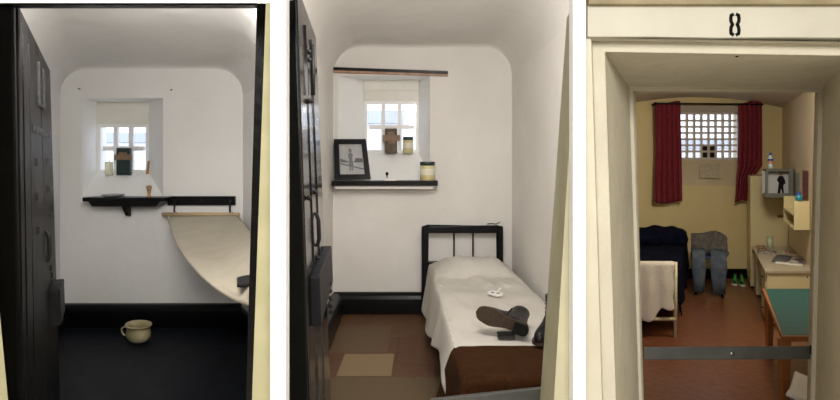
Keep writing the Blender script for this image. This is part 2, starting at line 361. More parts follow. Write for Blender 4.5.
# ------------------------------------------------------------------ corridor and front wall
st(B().box(-3.2, 3.2, -2.2, 1.5, -.02, -.002).build('floor', M_corfloor))
st(B().box(-3.2, 3.2, -2.2, 1.75, 3.2, 3.25).build('ceiling', M_corwall))
st(B().box(-3.2, 3.2, -2.25, -2.2, 0, 3.2).build('wall_rear', M_corwall))
st(B().box(-3.25, -3.2, -2.2, 1.75, 0, 3.2).build('wall_left', M_corwall))
st(B().box(3.2, 3.25, -2.2, 1.75, 0, 3.2).build('wall_right', M_corwall))
def slab(fl, fr, bl, br, z0, z1, d0, d1):   # four edge functions of z
    return B().hexa([(fl(z0), d0, z0), (fr(z0), d0, z0), (fr(z1), d0, z1), (fl(z1), d0, z1)], [(bl(z0), d1, z0), (br(z0), d1, z0), (br(z1), d1, z1), (bl(z1), d1, z1)])
C = lambda px, d=1.5: (lambda z: X(px, d))
zh1 = Z(3, 1.5)
K = lambda x: (lambda z: x)
st(slab(K(-3.2), E(-30, 0, 8, 400, 1.5), K(-3.2), E(-80, 0, -40, 400, 1.75), 0, zh1, 1.5, 1.75).build('wall_front', M_yel1))
st(slab(E(266, 0, 252, 400, 1.5), C(288), E(266, 0, 254, 400, 1.75), C(272, 1.75), 0, zh1, 1.5, 1.75).build('wall_front', M_yel1))
st(slab(E(578, 0, 554, 400, 1.5), C(585.8), E(568, 0, 540, 400, 1.78), C(584, 1.78), 0, Z(-8, 1.5), 1.5, 1.78).build('wall_front', M_yel2))
def head(xa, xb, py):
    za, zb = Z(py, 1.5), Z(py - 3, 1.75)
    return st(B().hexa([(xa, 1.5, za), (xb, 1.5, za), (xb, 1.5, 3.2), (xa, 1.5, 3.2)], [(xa, 1.75, zb), (xb, 1.75, zb), (xb, 1.75, 3.2), (xa, 1.75, 3.2)]).build('wall_front', M_white))
head(-3.2, X(272, 1.5), 3); head(X(272, 1.5) + .0005, X(586, 1.5), -8)
# made-up white posts standing in for blank gaps between the three views
st(B().box(X(270, 1.46), X(286, 1.46), 1.46, 1.499, 0, 3.19).build('trim_1', M_white, bevel=.0015))
st(B().box(X(573, 1.46), X(586, 1.46), 1.46, 1.499, 0, 3.19).build('trim_2', M_white, bevel=.0015))
# black door frame of the first cell
fe = E(257, 0, 246, 400, 1.79); ff = E(269, 0, 256, 400, 1.751)
st(slab(E(257, 0, 246, 400, 1.755), E(272, 0, 262, 400, 1.755), E(257, 0, 246, 400, 1.82), E(262, 0, 260, 400, 1.82), 0, 2.2, 1.755, 1.82).build('door_frame', M_edge))
st(B().box(X(-70, 1.8), X(257, 1.8), 1.76, 1.80, Z(5, 1.76), 2.28).build('door_frame', M_edge))
# floors under the front wall
st(B().box(-3.2, 3.2, 1.5, 1.76, -.02, -.001).build('floor', M_blackfloor))

# door frame of the third cell, nested rings
rings = [ # Lx top, Lx @400, Ty, Rx top, Rx @400, d
 (591, 602, 38, 866, 866, 1.50), (592, 603, 39.5, 864, 864, 1.545), (605, 616, 52, 850, 842, 1.55), (606.5, 617, 54, 848, 840, 1.60),
 (629, 639, 87, 823, 815, 2.10), (633, 642, 90.5, 819, 811, 2.10), (635, 643.5, 92, 817.5, 809.5, 2.12), (635.5, 644, 92.5, 817, 809, 2.13)]
pts = []
for lt, lb, ty, rt, rb, d in rings:
    L_ = E(lt, ty, lb, 400, d); R_ = E(rt, ty, rb, 400, d); zt = Z(ty, d)
    pts.append([(L_(0), d, 0), (L_(zt), d, zt), (R_(zt), d, zt - (.012 if ty < 60 else 0)), (R_(0), d, 0)])
last = pts[-1]; pts.append([(x + (.0 if i < 2 else .125), 2.3, z + (.03 if i in (1, 2) else 0)) for i, (x, _, z) in enumerate(last)])
ro = B(); vs = [p for R in pts for p in R]
fs = [(4 * k + i, 4 * k + i + 1, 4 * k + i + 5, 4 * k + i + 4) for k in range(len(pts) - 1) for i in range(3)]
st(ro.add(vs, fs).build('door_3', M_cream, bevel=.003))
r0 = pts[0]; rN = pts[-1]
f3 = B()
zt = r0[1][2]
f3.add([(X(586, 1.5), 1.5, 0), r0[0], r0[1], (X(586, 1.5), 1.5, zt)], [(0, 1, 2, 3)])
f3.add([r0[3], (3.2, 1.5, 0), (3.2, 1.5, r0[2][2]), r0[2]], [(0, 1, 2, 3)])
st(f3.build('wall_front', M_cream))
a = r0[1][2]; b = r0[2][2]
N = 14; lo = []
for k in range(N + 1):
    t = k / N; lo.append((lerp(X(586, 1.5), 3.2, t), 1.5, a - (.012 * t if t < .4 else .012) + .0015 * math.sin(k * 2.3)))
band = B()
for p, q in zip(lo, lo[1:]):
    band.hexa([(p[0], 1.485, p[2]), (q[0], 1.485, q[2]), (q[0], 1.485, Z(5, 1.485)), (p[0], 1.485, Z(5, 1.485))], [(p[0], 1.54, p[2]), (q[0], 1.54, q[2]), (q[0], 1.54, Z(5, 1.485)), (p[0], 1.54, Z(5, 1.485))])
st(band.build('trim_3', M_band, bevel=.002))
st(B().box(X(586, 1.5), 3.2, 1.465, 1.54, Z(5.5, 1.485) + .0005, Z(3.8, 1.465)).box(X(586, 1.5), 3.2, 1.475, 1.54, Z(3.6, 1.465), 2.35).build('trim_5', M_mould, bevel=.003))
st(B().box(X(586, 1.5), 3.2, 1.5, 1.54, 2.3505, 3.2).build('wall_front', M_cream))
# inner face around the third doorway (closes the cell)
xa, xb = XL3(2.3), XR3(2.3) + .1
inn = B().add([(xa, 2.3, 0), rN[0], rN[1], (xa, 2.3, rN[1][2])], [(0, 1, 2, 3)]).add([rN[3], (xb, 2.3, 0), (xb, 2.3, rN[2][2]), rN[2]], [(0, 1, 2, 3)])
inn.add([(xa, 2.3, rN[1][2]), (xb, 2.3, rN[2][2]), (xb, 2.3, 2.8), (xa, 2.3, 2.8)], [(0, 1, 2, 3)])
st(inn.build('wall_front', M_w3b))
st(B().box(X(586, 1.5), 3.2, 1.505, 2.35, -.02, -.001).build('floor', M_floor3))
# stencilled 8
e8 = B()
def stroke(pts, w):
    for p, q in zip(pts, pts[1:]):
        v = Vector((q[0] - p[0], q[1] - p[1])); v.normalize(); nx, ny = -v.y * w / 2, v.x * w / 2; ex, ey = v.x * w * .2, v.y * w * .2
        e8.prism([P(*c, 1.484) for c in ((p[0] + nx - ex, p[1] + ny - ey), (q[0] + nx + ex, q[1] + ny + ey), (q[0] - nx + ex, q[1] - ny + ey), (p[0] - nx - ex, p[1] - ny - ey))], (0, .0012, 0))
for sg in (-1, 1):
    pp = [(735 + sg * a_, y_) for a_, y_ in ((1.6, 14.3), (3.6, 15.2), (4.1, 18), (4.0, 21), (2.6, 24), (2.4, 24.8), (3.7, 27), (4.1, 30), (3.8, 33.5), (1.6, 34.8))]
    stroke(pp, 3.3)
tag(e8.build('painted_number', M_black), 'black stencilled figure 8 painted on the cream lintel', 'sign')
tag(B().ball(P(737, 56.2, 1.6), .005, .006, .004, 8, 6).build('nail', M_iron), 'small rusty nail under the lintel with the figure 8', 'nail')

# rooms seal: floor between 1.75 and cells for cell 1 / 2 handled by cell floors

# ------------------------------------------------------------------ doors of cell 1 and 2
def leaf(n, near, far, d1, d2, ztop, thick, mface, medge):
    """near/far = (px@top_y, top_y, px@400) leaning edges"""
    En = E(near[0], near[1], near[2], 400, d1); Ef = E(far[0], far[1], far[2], 400, d2)
    root = sthing('door_%d' % n, (En(0), d1, 0))
    zt1, zt2 = Z(near[1], d1), Z(far[1], d2)
    a = [(En(.02), d1, .02), (En(zt1), d1, zt1), (Ef(zt2), d2, zt2), (Ef(.02), d2, .02)]
    dv = Vector((-thick, -thick * .15, 0))
    B().hexa(a, [Vector(p) + dv for p in a]).build('panel', mface, root, bevel=.004)
    # point on the face: s along width, z height, off = outward
    nr = Vector((d2 - d1, -(Ef(1.6) - En(1.6)), 0)).normalized()
    def fp(s, z, off=0):
        return Vector((lerp(En(z), Ef(z), s), lerp(d1, d2, s), z)) + nr * off
    return root, fp, En, Ef, nr
def px_on(fp, px, py, off=0):    # solve for the (s,z) of a picture point on the leaf
    s = .5; z = 1.5
    for _ in range(60):
        p = fp(s, z, off); s += (px - (CX + F * p.x / p.y)) * .01; s = max(-.2, min(1.4, s)); p = fp(s, z, off); z = Z(py, p.y)
    return s, z
def strip(mb, fp, c, off0, off1):
    """box between picture corners c=(px0,py0,px1,py1) following the leaf"""
    (s0, z0), (s1, _) = px_on(fp, c[0], c[1]), px_on(fp, c[2], c[1]); _, z1 = px_on(fp, c[0], c[3])
    mb.hexa([fp(s0, z1, off0), fp(s1, z1, off0), fp(s1, z0, off0), fp(s0, z0, off0)], [fp(s0, z1, off1), fp(s1, z1, off1), fp(s1, z0, off1), fp(s0, z0, off1)])
    return mb

d1r, fp1, En, Ef, nr1 = leaf(1, (18, 4, 24), (50, 70, 60), 1.80, 2.95, 2.2, .10, M_door1, M_edge)
# door edge facing the corridor with the frame post on its left
B().hexa([(X(-60, 1.78), 1.78, .01), (En(.01) - .004, 1.78, .01), (En(2.2) - .004, 1.78, 2.2), (X(-60, 1.78), 1.78, 2.2)], [(X(-60, 1.8), 1.799, .01), (En(.01) - .004, 1.799, .01), (En(2.2) - .004, 1.799, 2.2), (X(-60, 1.8), 1.799, 2.2)]).build('edge_plate', M_edge, d1r, bevel=.006)
# vertical battens and iron straps
for k, c in enumerate(((24, 14), (30, 26), (42, 50))):
    s_, _ = px_on(fp1, c[0], 160)
    B().hexa([fp1(s_ - .012, .03, 0), fp1(s_ + .012, .03, 0), fp1(s_ + .012, 2.12, 0), fp1(s_ - .012, 2.12, 0)], [fp1(s_ - .012, .03, .005), fp1(s_ + .012, .03, .005), fp1(s_ + .012, 2.12, .005), fp1(s_ - .012, 2.12, .005)]).build('batten', M_door1, d1r, bevel=.003)
hf = B(); strip(hf, fp1, (36.5, 61, 37.6, 104), 0, .012); strip(hf, fp1, (41.5, 68, 42.5, 107), 0, .012); strip(hf, fp1, (37.6, 103, 41.6, 106), 0, .012); hf.build('hatch_frame', M_iron, d1r, bevel=.002)
for (px, py) in ((32, 128), (36, 130), (39.5, 132), (43, 133), (46.5, 135), (34, 162), (46.5, 162), (47, 189), (35, 197), (48, 215), (36, 230), (48.5, 241), (49, 268), (50, 275), (52, 285)):
    s_, z_ = px_on(fp1, px, py); c = fp1(s_, z_, .012)
    w = .02
    B().hexa([fp1(s_ - .012, z_ - w, 0), fp1(s_ + .012, z_ - w, 0), fp1(s_ + .012, z_ + w, 0), fp1(s_ - .012, z_ + w, 0)], [fp1(s_ - .008, z_ - w * .7, .014), fp1(s_ + .008, z_ - w * .7, .014), fp1(s_ + .008, z_ + w * .7, .014), fp1(s_ - .008, z_ + w * .7, .014)]).build('stud', M_iron, d1r)
def handle(fp, px, pya, pyb, root, rr=.009):
    s_, za = px_on(fp, px, pya); _, zb = px_on(fp, px, pyb)
    B().tube([fp(s_, za, 0), fp(s_, za, .012), fp(s_, lerp(za, zb, .2), .02), fp(s_, lerp(za, zb, .8), .02), fp(s_, zb, .012), fp(s_, zb, 0)], rr).build('handle', M_iron, root)
handle(fp1, 44, 232, 262, d1r)
lk = strip(B(), fp1, (48, 291, 53.5, 330), .0, .05); lk.build('lock_box', M_door1, d1r, bevel=.006)

d2r, fp2, En2, Ef2, nr2 = leaf(2, (297, -16, 311), (316, 37, 331), 1.83, 2.64, 2.3, .06, M_door2, M_edge)
B().hexa([(X(284, 1.81), 1.81, .01), (En2(.01) - .003, 1.81, .01), (En2(2.29) - .003, 1.81, 2.29), (X(284, 1.81), 1.81, 2.29)], [(X(284, 1.82), 1.829, .01), (En2(.01) - .003, 1.829, .01), (En2(2.29) - .003, 1.829, 2.29), (X(284, 1.82), 1.829, 2.29)]).build('edge_plate', M_edge, d2r, bevel=.005)
for px in (305.5, 311):
    s_, _ = px_on(fp2, px, 60)
    B().hexa([fp2(s_ - .01, .03, 0), fp2(s_ + .01, .03, 0), fp2(s_ + .01, 2.2, 0), fp2(s_ - .01, 2.2, 0)], [fp2(s_ - .01, .03, .008), fp2(s_ + .01, .03, .008), fp2(s_ + .01, 2.2, .008), fp2(s_ - .01, 2.2, .008)]).build('batten', M_door2, d2r)
B().tube([fp2(px_on(fp2, 308, 52)[0], Z(52, 2.3), .02), fp2(px_on(fp2, 308.5, 100)[0], Z(100, 2.3), .02)], .009).build('bolt_rod', M_iron, d2r)
for (px, py) in ((309, 52), (309.5, 60), (309, 101), (311, 101), (309, 198), (315, 192), (318, 258), (321, 262), (322, 271), (330, 283), (330, 291), (330.5, 298), (330.5, 306), (331, 312)):
    of = .010 if py < 280 else .04
    s_, z_ = px_on(fp2, px, py, of)
    B().ball(fp2(s_, z_, of), .010, .013, .011, 10, 6).build('stud', M_iron, d2r)
handle(fp2, 313.5, 214, 247, d2r)
lk = strip(B(), fp2, (309, 277, 325, 332), 0, .04); lk.build('lock_box', mat('lock_iron', (.008, .008, .010), .5, bump=.2, spec=.2), d2r, bevel=.006)

# ------------------------------------------------------------------ barrier bars
d = 2.14
br = thing('barrier_bar', 'long grey metal bar across the doorway with the figure 8', 'barrier', (X(725, d), d, Z(352, d)))
B().hexa([P(644, 347, d - .02), P(644, 360, d - .02), P(811, 359, d - .02), P(811, 346, d - .02)], [P(644, 347, d + .02), P(644, 360, d + .02), P(811, 359, d + .02), P(811, 346, d + .02)]).build('rail', M_bar, br, bevel=.003)
B().ball(P(732, 353.5, d - .022), .009, .006, .009).build('screw', M_metal, br)
B().box(X(806, d), X(811, d), d - .03, d - .021, Z(352, d), Z(343, d)).build('bracket', M_iron, br)
bl = thing('barrier_bar', 'grey metal bar slanting across the foot of the brown blanket', 'barrier', tuple(P(500, 394, 1.9)))
B().hexa([P(430, 401, 2.0), P(430, 412, 2.0), P(545, 400, 1.9), P(545, 387.5, 1.9)], [P(430, 398, 2.06), P(430, 412, 2.06), P(545, 400, 1.96), P(545, 386, 1.96)]).build('rail', M_bar, bl, bevel=.003)

# ------------------------------------------------------------------ CELL 1 objects
D1 = 5.0
sh = thing('wall_shelf', 'narrow black shelf below the barred window holding the shaving brush', 'shelf', (X(123, D1), D1 - .1, Z(197, D1)))
B().box(X(82, D1 - .2), X(163.5, D1 - .2), D1 - .2, D1 - .003, Z(204, D1) + .04, Z(199, D1) + .03).build('board', M_shelfblack, sh, bevel=.008)
B().prism([(X(88, D1 - .17), D1 - .17, Z(204, D1) + .039), (X(160, D1 - .17), D1 - .17, Z(204, D1) + .039), (X(156, D1 - .17), D1 - .17, Z(205, D1)), (X(92, D1 - .17), D1 - .17, Z(205, D1))], (0, .16, 0)).build('rail', M_shelfblack, sh)
B().prism([(X(120.5, D1 - .14), D1 - .14, Z(204, D1)), (X(120.5, D1 - .14), D1 - .02, Z(204, D1)), (X(120.5, D1 - .14), D1 - .02, Z(216, D1)), (X(120.5, D1 - .14), D1 - .06, Z(215, D1))], (.035, 0, 0)).build('bracket', M_shelfblack, sh, bevel=.004)
ztop = Z(199, D1) + .031
pl = B().lathe([(.05, 0), (.085, .008), (.105, .02), (.103, .024), (.08, .014), (.0, .012)], (X(113, 4.9), 4.9, ztop), 32)
tag(pl.build('metal_dish', M_tin), 'shallow grey metal dish on the black shelf under the window', 'dish')
sb = thing('shaving_brush', 'wooden shaving brush standing at the right end of the black shelf', 'brush', (X(149, 4.9), 4.9, ztop))
B().lathe([(.019, 0), (.02, .006), (.012, .018), (.011, .03), (.018, .042), (.017, .05)], (X(149, 4.9), 4.9, ztop), 18).build('handle', M_turned, sb)
B().lathe([(.015, .05), (.022, .075), (.027, .098), (.02, .108), (.0, .112)], (X(149, 4.9), 4.9, ztop), 18).build('bristles', M_bristle, sb)
# items on the window sill
dsill = 5.30
zsl = Z(173, 5.34)
cd = thing('wax_candle', 'short cream candle at the left of the window above the metal dish', 'candle', (X(109, dsill), dsill, zsl))
B().lathe([(.038, -.02), (.038, .115), (.034, .12), (.01, .117)], (X(109, dsill), dsill, zsl), 24).build('wax', M_candle, cd)
B().tube([(X(109, dsill), dsill, zsl + .115), (X(109, dsill) + .002, dsill, zsl + .135)], .003, 6).build('wick', M_black, cd)
gb = thing('book', 'dark green book with a brown strap leaning against the window of the chamber pot cell', 'book', (X(123, 5.28), 5.28, zsl))
B().box(X(116.5, 5.28), X(130, 5.28), 5.275, 5.315, zsl - .02, Z(148, 5.28)).build('cover', M_greenbk, gb, bevel=.004)
B().box(X(114.5, 5.27), X(132, 5.27), 5.26, 5.274, Z(160, 5.27), Z(154.5, 5.27)).box(X(119, 5.27), X(127, 5.27), 5.262, 5.274, Z(154.4, 5.27), Z(152.3, 5.27)).build('strap', M_boxwood2, gb, bevel=.002)
tag(B().hexa([(X(146.5, 5.29), 5.28, zsl - .01), (X(148.5, 5.29), 5.28, zsl - .01), (X(148.5, 5.29), 5.30, zsl + .13), (X(147.2, 5.29), 5.30, zsl + .13)], [(X(146.5, 5.29), 5.295, zsl - .01), (X(148.5, 5.29), 5.295, zsl - .01), (X(148.5, 5.29), 5.315, zsl + .13), (X(147.2, 5.29), 5.315, zsl + .13)]).build('wooden_stick', M_turned), 'thin brown wooden stick at the right edge of the window above the shaving brush', 'stick')
for px, py, w in ((80, 89, 'upper left'), (172, 90, 'upper right')):
    tag(B().tube([(X(px, D1), D1 - .025, Z(py, D1)), (X(px, D1), D1 - .001, Z(py, D1))], .006, 8).build('nail', M_iron), 'small dark nail in the white wall to the %s of the window' % w, 'nail')
# hammock
rl = thing('hammock_rail', 'black wooden rail bolted to the wall above the canvas hammock', 'rail', (X(202, D1), D1 - .02, Z(205, D1)))
B().box(X(169, D1), X(236, D1), D1 - .035, D1 - .003, Z(205, D1), Z(196, D1)).build('board', M_shelfblack, rl, bevel=.004)
for px in (175, 203, 231):
    B().ball((X(px, D1), D1 - .038, Z(200, D1)), .014, .01, .014).build('bolt', M_iron, rl)
for px in (174.5, 230):
    x = X(px, 4.93); z = Z(205, 4.95)
    B().tube([(x, 4.955, z + .04), (x, 4.93, z + .02), (x, 4.925, z - .05), (x + .012, 4.915, z - .095), (x + .03, 4.90, z - .10), (x + .042, 4.895, z - .07)], .009).build('hook', M_iron, rl)
hm = thing('hammock', 'cream canvas hammock slung from hooks on the back wall', 'hammock', (X(200, 4.9), 4.0, 1.0))
zp = Z(214.5, 4.9)
B().tube([(X(162.5, 4.9), 4.9, zp), (X(239, 4.9), 4.9, zp)], .020).build('pole', M_wood, hm)
Lc = [(168, 216, 4.88), (172, 229, 4.45), (178, 243.5, 4.05), (186.5, 257.5, 3.62), (196.5, 269.5, 3.22), (208, 281, 2.88), (221.5, 291, 2.58), (235, 298.5, 2.36), (250, 304, 2.18), (256, 305, 2.1)]
Rc = [(237, 215.5, 4.88), (243, 222, 4.6), (248, 229, 4.3), (253, 236, 3.9), (256.5, 243, 3.5), (258, 250, 3.1), (258.5, 257, 2.8), (259, 262, 2.5), (259, 266, 2.3), (259, 268, 2.1)]
def cat(pl_, t):
    t = t * (len(pl_) - 1); i = min(int(t), len(pl_) - 2); f = t - i
    p0, p1, p2, p3 = [P(*pl_[max(0, min(len(pl_) - 1, i + k))]) for k in (-1, 0, 1, 2)]
    return .5 * ((2 * p1) + (-p0 + p2) * f + (2 * p0 - 5 * p1 + 4 * p2 - p3) * f * f + (-p0 + 3 * p1 - 3 * p2 + p3) * f ** 3)
def hf_(u, v):
    a, b = cat(Lc, v), cat(Rc, v); p = a.lerp(b, u); p.z -= .10 * math.sin(math.pi * u) * min(1, v * 3) * (1 if v < .6 else 1) * .5
    p.z += .006 * math.sin(u * 9 + v * 3) * min(1, 4 * v)
    return p
B().grid(hf_, 24, 48).build('canvas', M_canvas, hm, solid=.006)
B().tube([cat(Lc, k / 48) for k in range(49)], .011, 8).build('hem', M_canvas, hm)
B().tube([P(256, 305, 2.1), P(259, 268, 2.1)], .014).build('pole', M_wood, hm)
# dark pad on the hammock
pd = B(); c = P(245, 277, 2.55) ; 
pd.grid(lambda u, v: P(lerp(237, 255, u), lerp(278.5, 286, v) - 2.5 * u + 2 * math.sin(math.pi * u) * (v - .5), 2.62 - .2 * v) , 8, 6)
tag(pd.build('leather_strap', M_black, solid=.012), 'dark leather strap lying on the cream hammock canvas', 'strap')
# chamber pot
pc = Vector((X(138.5, 4.56), 4.56, .004))
pt = thing('chamber_pot', 'cream enamel chamber pot on the black floor', 'pot', tuple(pc))
prof = [(.03, 0), (.082, 0), (.10, .012), (.113, .035), (.115, .06), (.108, .085), (.104, .10), (.112, .112), (.124, .118), (.126, .122), (.118, .124), (.104, .114), (.096, .10), (.10, .08), (.106, .06), (.104, .036), (.09, .018), (.0, .012)]
prof = [(r_, z_ * 1.22) for r_, z_ in prof]
_pb = B(); _pb.M = Matrix.Translation(pc) @ Matrix(((1, -.45, 0, 0), (0, 1, 0, 0), (0, 0, 1, 0), (0, 0, 0, 1))) @ Matrix.Translation(-pc)
_pb.lathe(prof, pc, 40).build('bowl', M_enamel, pt)
B().tube([pc + Vector(q) for q in ((-.105, 0, .122), (-.13, -.002, .127), (-.150, -.004, .112), (-.150, -.004, .08), (-.132, -.002, .052), (-.108, 0, .046))], .008).build('handle', M_enamel, pt)

# ------------------------------------------------------------------ CELL 2 objects
D2 = 5.43
# pelmet board above the window
pm = thing('wall_rail', 'black topped orange board fixed high above the window', 'rail', (X(390, D2), D2 - .03, Z(74, D2)))
def pb(y0a, y1a, y0b, y1b, dy): return B().hexa([P(333.5, y1a, D2 - dy), P(448, y1b, D2 - dy), P(448, y0b, D2 - dy), P(333.5, y0a, D2 - dy)], [P(333.5, y1a, D2 - dy) + Vector((0, dy - .004, 0)), P(448, y1b, D2 - dy) + Vector((0, dy - .004, 0)), P(448, y0b, D2 - dy) + Vector((0, dy - .004, 0)), P(333.5, y0a, D2 - dy) + Vector((0, dy - .004, 0))])
pb(67, 70, 71, 74, .06).build('top_rail', M_shelfblack, pm)
pb(70.2, 72.3, 74.2, 75.8, .05).build('face_board', M_orange, pm)
# shelf
s2 = thing('wall_shelf', 'long black shelf under the window holding the framed photograph', 'shelf', (X(387, D2), D2 - .12, Z(186, D2)))
zs2 = Z(181, D2 - .23)
B().box(X(335, D2), X(438, D2 - .23), D2 - .23, D2 - .003, zs2 - .05, zs2).build('board', M_shelfblack, s2, bevel=.008)
B().box(X(338, D2), X(433, D2), D2 - .19, D2 - .003, zs2 - .085, zs2 - .051).build('batten', M_w2, s2)
# picture frame leaning, corners in the picture
fd = 5.24
q = [P(335, 180, fd - .02), P(371, 179.5, fd - .02), P(366, 139.5, fd + .08), P(333.9, 139.5, fd + .08)]
q = [Vector((p.x, p.y, max(p.z, zs2 + .003) if i < 2 else p.z)) for i, p in enumerate(q)]
pf = thing('picture_frame', 'black picture frame with a photograph leaning on the long shelf', 'picture', tuple((q[0] + q[1]) / 2))
def qp(u, v, off=0):
    a = q[0].lerp(q[1], u); b = q[3].lerp(q[2], u); nrm = (q[1] - q[0]).cross(q[3] - q[0]).normalized()
    if nrm.y > 0: nrm = -nrm
    return a.lerp(b, v) + nrm * off
def qbox(u0, u1, v0, v1, o0, o1, mb=None):
    mb = mb or B(); return mb.hexa([qp(u0, v0, o1), qp(u1, v0, o1), qp(u1, v1, o1), qp(u0, v1, o1)], [qp(u0, v0, o0), qp(u1, v0, o0), qp(u1, v1, o0), qp(u0, v1, o0)])
m_ = .155; m2 = .125
fr = B(); qbox(0, 1, 0, m2, 0, .02, fr); qbox(0, 1, 1 - m2, 1, 0, .02, fr); qbox(0, m_, m2, 1 - m2, 0, .02, fr); qbox(1 - m_, 1, m2, 1 - m2, 0, .02, fr); fr.build('frame', M_shelfblack, pf)
ph = qbox(m_, 1 - m_, m2, 1 - m2, .002, .006).build('photograph', M_photo, pf)
fg = B()
def qpoly(pts, o=.0065): fg.prism([qp(u, v, o) for u, v in pts], (qp(0, 0, .0012) - qp(0, 0, 0)))
qpoly([(.40, .34), (.55, .34), (.53, .52), (.55, .62), (.50, .67), (.44, .66), (.41, .58), (.43, .50)])
qpoly([(.44, .68), (.49, .67), (.53, .70), (.52, .75), (.47, .77), (.43, .74)])
qpoly([(.43, .22), (.47, .22), (.47, .34), (.43, .34)]); qpoly([(.49, .22), (.53, .22), (.53, .34), (.49, .34)])
fg.build('figure', M_photom, pf)
fg = B(); qpoly([(.17, .43), (.40, .42), (.40, .45), (.17, .52)], .0064); qpoly([(.55, .42), (.83, .42), (.83, .52), (.62, .53), (.6, .48)], .0064); qpoly([(.17, .38), (.83, .24), (.83, .27), (.17, .41)], .0064)
fg.build('background', M_photod, pf)
def jar(px, dpt, zb, r, h, label):
    c = Vector((X(px, dpt), dpt, zb)); o = thing('storage_jar', label, 'jar', tuple(c))
    B().lathe([(r * .9, 0), (r, .006), (r, h * .74), (r * .93, h * .79), (r * .9, h * .80)], c, 30).build('body', M_jar, o)
    B().lathe([(r * .97, h * .80), (r * 1.03, h * .815), (r * 1.03, h * .97), (r * .97, h), (0, h)], c, 30).build('lid', M_lid, o)
    B().lathe([(r * 1.006, h * .3), (r * 1.012, h * .31), (r * 1.012, h * .62), (r * 1.006, h * .63)], c, 30).build('label_band', M_label, o)
jar(427.5, 5.28, zs2 + .001, .078, .20, 'cream jar with a dark green lid on the right end of the long black shelf')
zs3 = Z(153, 5.79)
jar(408, 5.72, zs3 - .002, .058, .185, 'cream jar with a dark green lid on the sill against the window panes')
wb = thing('wooden_box', 'brown wooden box with a paler cross strap on the sill above the long shelf', 'box', (X(391, 5.7), 5.7, zs3))
B().box(X(385, 5.7), X(397, 5.7), 5.68, 5.78, zs3 - .002, Z(128.5, 5.7)).build('body', M_boxwood, wb, bevel=.004)
B().box(X(383, 5.68), X(400, 5.68), 5.665, 5.679, Z(141, 5.68), Z(135, 5.68)).box(X(388, 5.68), X(394.5, 5.68), 5.668, 5.679, Z(143.5, 5.68), Z(132, 5.68)).build('strap', M_boxwood2, wb, bevel=.003)
# small things on the shelf
sr = thing('safety_razor', 'small black topped razor standing on the shelf between picture and jar', 'razor', (X(387, 5.3), 5.3, zs2 + .001))
B().lathe([(.014, 0), (.012, .012), (.009, .02), (.009, .055)], (X(387, 5.3), 5.3, zs2 + .001), 14).build('handle', M_metal, sr)
B().lathe([(.009, .055), (.014, .058), (.014, .085), (.008, .09)], (X(387, 5.3), 5.3, zs2 + .001), 14).build('head', M_black, sr)
tag(B().box(X(384, 5.24), X(397, 5.24), 5.2, 5.255, zs2 + .001, zs2 + .03).build('soap_dish', M_sheetpaper, bevel=.008), 'small white soap bar in front of the razor on the long shelf', 'soap')
# ---- bed
bxl = lambda d: .106 + (5.3 - d) * .048
bxr = lambda d: .875 + (5.3 - d) * .050
ZB = .55
bed = thing('single_bed', 'single bed with a black headboard made up in white sheets', 'bed', ((bxl(4) + bxr(4)) / 2, 3.9, 0))
hd = 5.30; hx0, hx1 = X(421.5, hd), X(503, hd); hzt = Z(226, hd)
hb = B().box(hx0, hx0 + .065, hd - .025, hd + .02, 0, hzt).box(hx1 - .065, hx1, hd - .025, hd + .02, 0, hzt).box(hx0 + .065, hx1 - .065, hd - .025, hd + .02, hzt - .075, hzt)
hb.box(hx0 + .065, hx1 - .065, hd - .015, hd + .01, .5, .58)
hb.build('headboard', M_shelfblack, bed, bevel=.02)
for px in (454, 473):
    B().tube([(X(px, hd), hd, .56), (X(px, hd), hd, hzt - .06)], .009, 8).build('spindle', M_shelfblack, bed)
B().hexa([(bxl(2.55) + .03, 2.55, .22), (bxr(2.55) - .03, 2.55, .22), (bxr(2.55) - .03, 2.55, .30), (bxl(2.55) + .03, 2.55, .30)], [(bxl(5.26) + .03, 5.26, .22), (bxr(5.26) - .03, 5.26, .22), (bxr(5.26) - .03, 5.26, .30), (bxl(5.26) + .03, 5.26, .30)]).build('bed_frame', M_under, bed)
for d_ in (2.6, 5.2):
    for x_ in (bxl(d_) + .06, bxr(d_) - .06): B().box(x_ - .02, x_ + .02, d_ - .02, d_ + .02, 0, .22).build('leg', M_under, bed)
B().hexa([(bxl(2.53) + .012, 2.53, .30), (bxr(2.53) - .012, 2.53, .30), (bxr(2.53) - .012, 2.53, ZB - .02), (bxl(2.53) + .012, 2.53, ZB - .02)], [(bxl(5.26) + .012, 5.26, .30), (bxr(5.26) - .012, 5.26, .30), (bxr(5.26) - .012, 5.26, ZB - .02), (bxl(5.26) + .012, 5.26, ZB - .02)]).build('mattress', M_sheet, bed, bevel=.03)
pil = B().grid(lambda u, v: Vector((lerp(bxl(5) + .05, bxr(5) - .04, u), lerp(4.78, 5.25, v), ZB - .01 + .13 * (math.sin(math.pi * u) ** .35) * (math.sin(math.pi * v) ** .5))), 24, 16)
tag(pil.build('pillow', M_sheet, solid=.01), 'white pillow tucked under the sheet at the black headboard', 'pillow')
def hem_l(d):
    t = [(2.4, .33), (2.9, .40), (3.4, .34), (4.0, .22), (4.5, .12), (4.9, .10), (5.3, .2)]
    for (a, za), (b, zb) in zip(t, t[1:]):
        if d <= b: return lerp(za, zb, max(0, (d - a) / (b - a)))
    return t[-1][1]
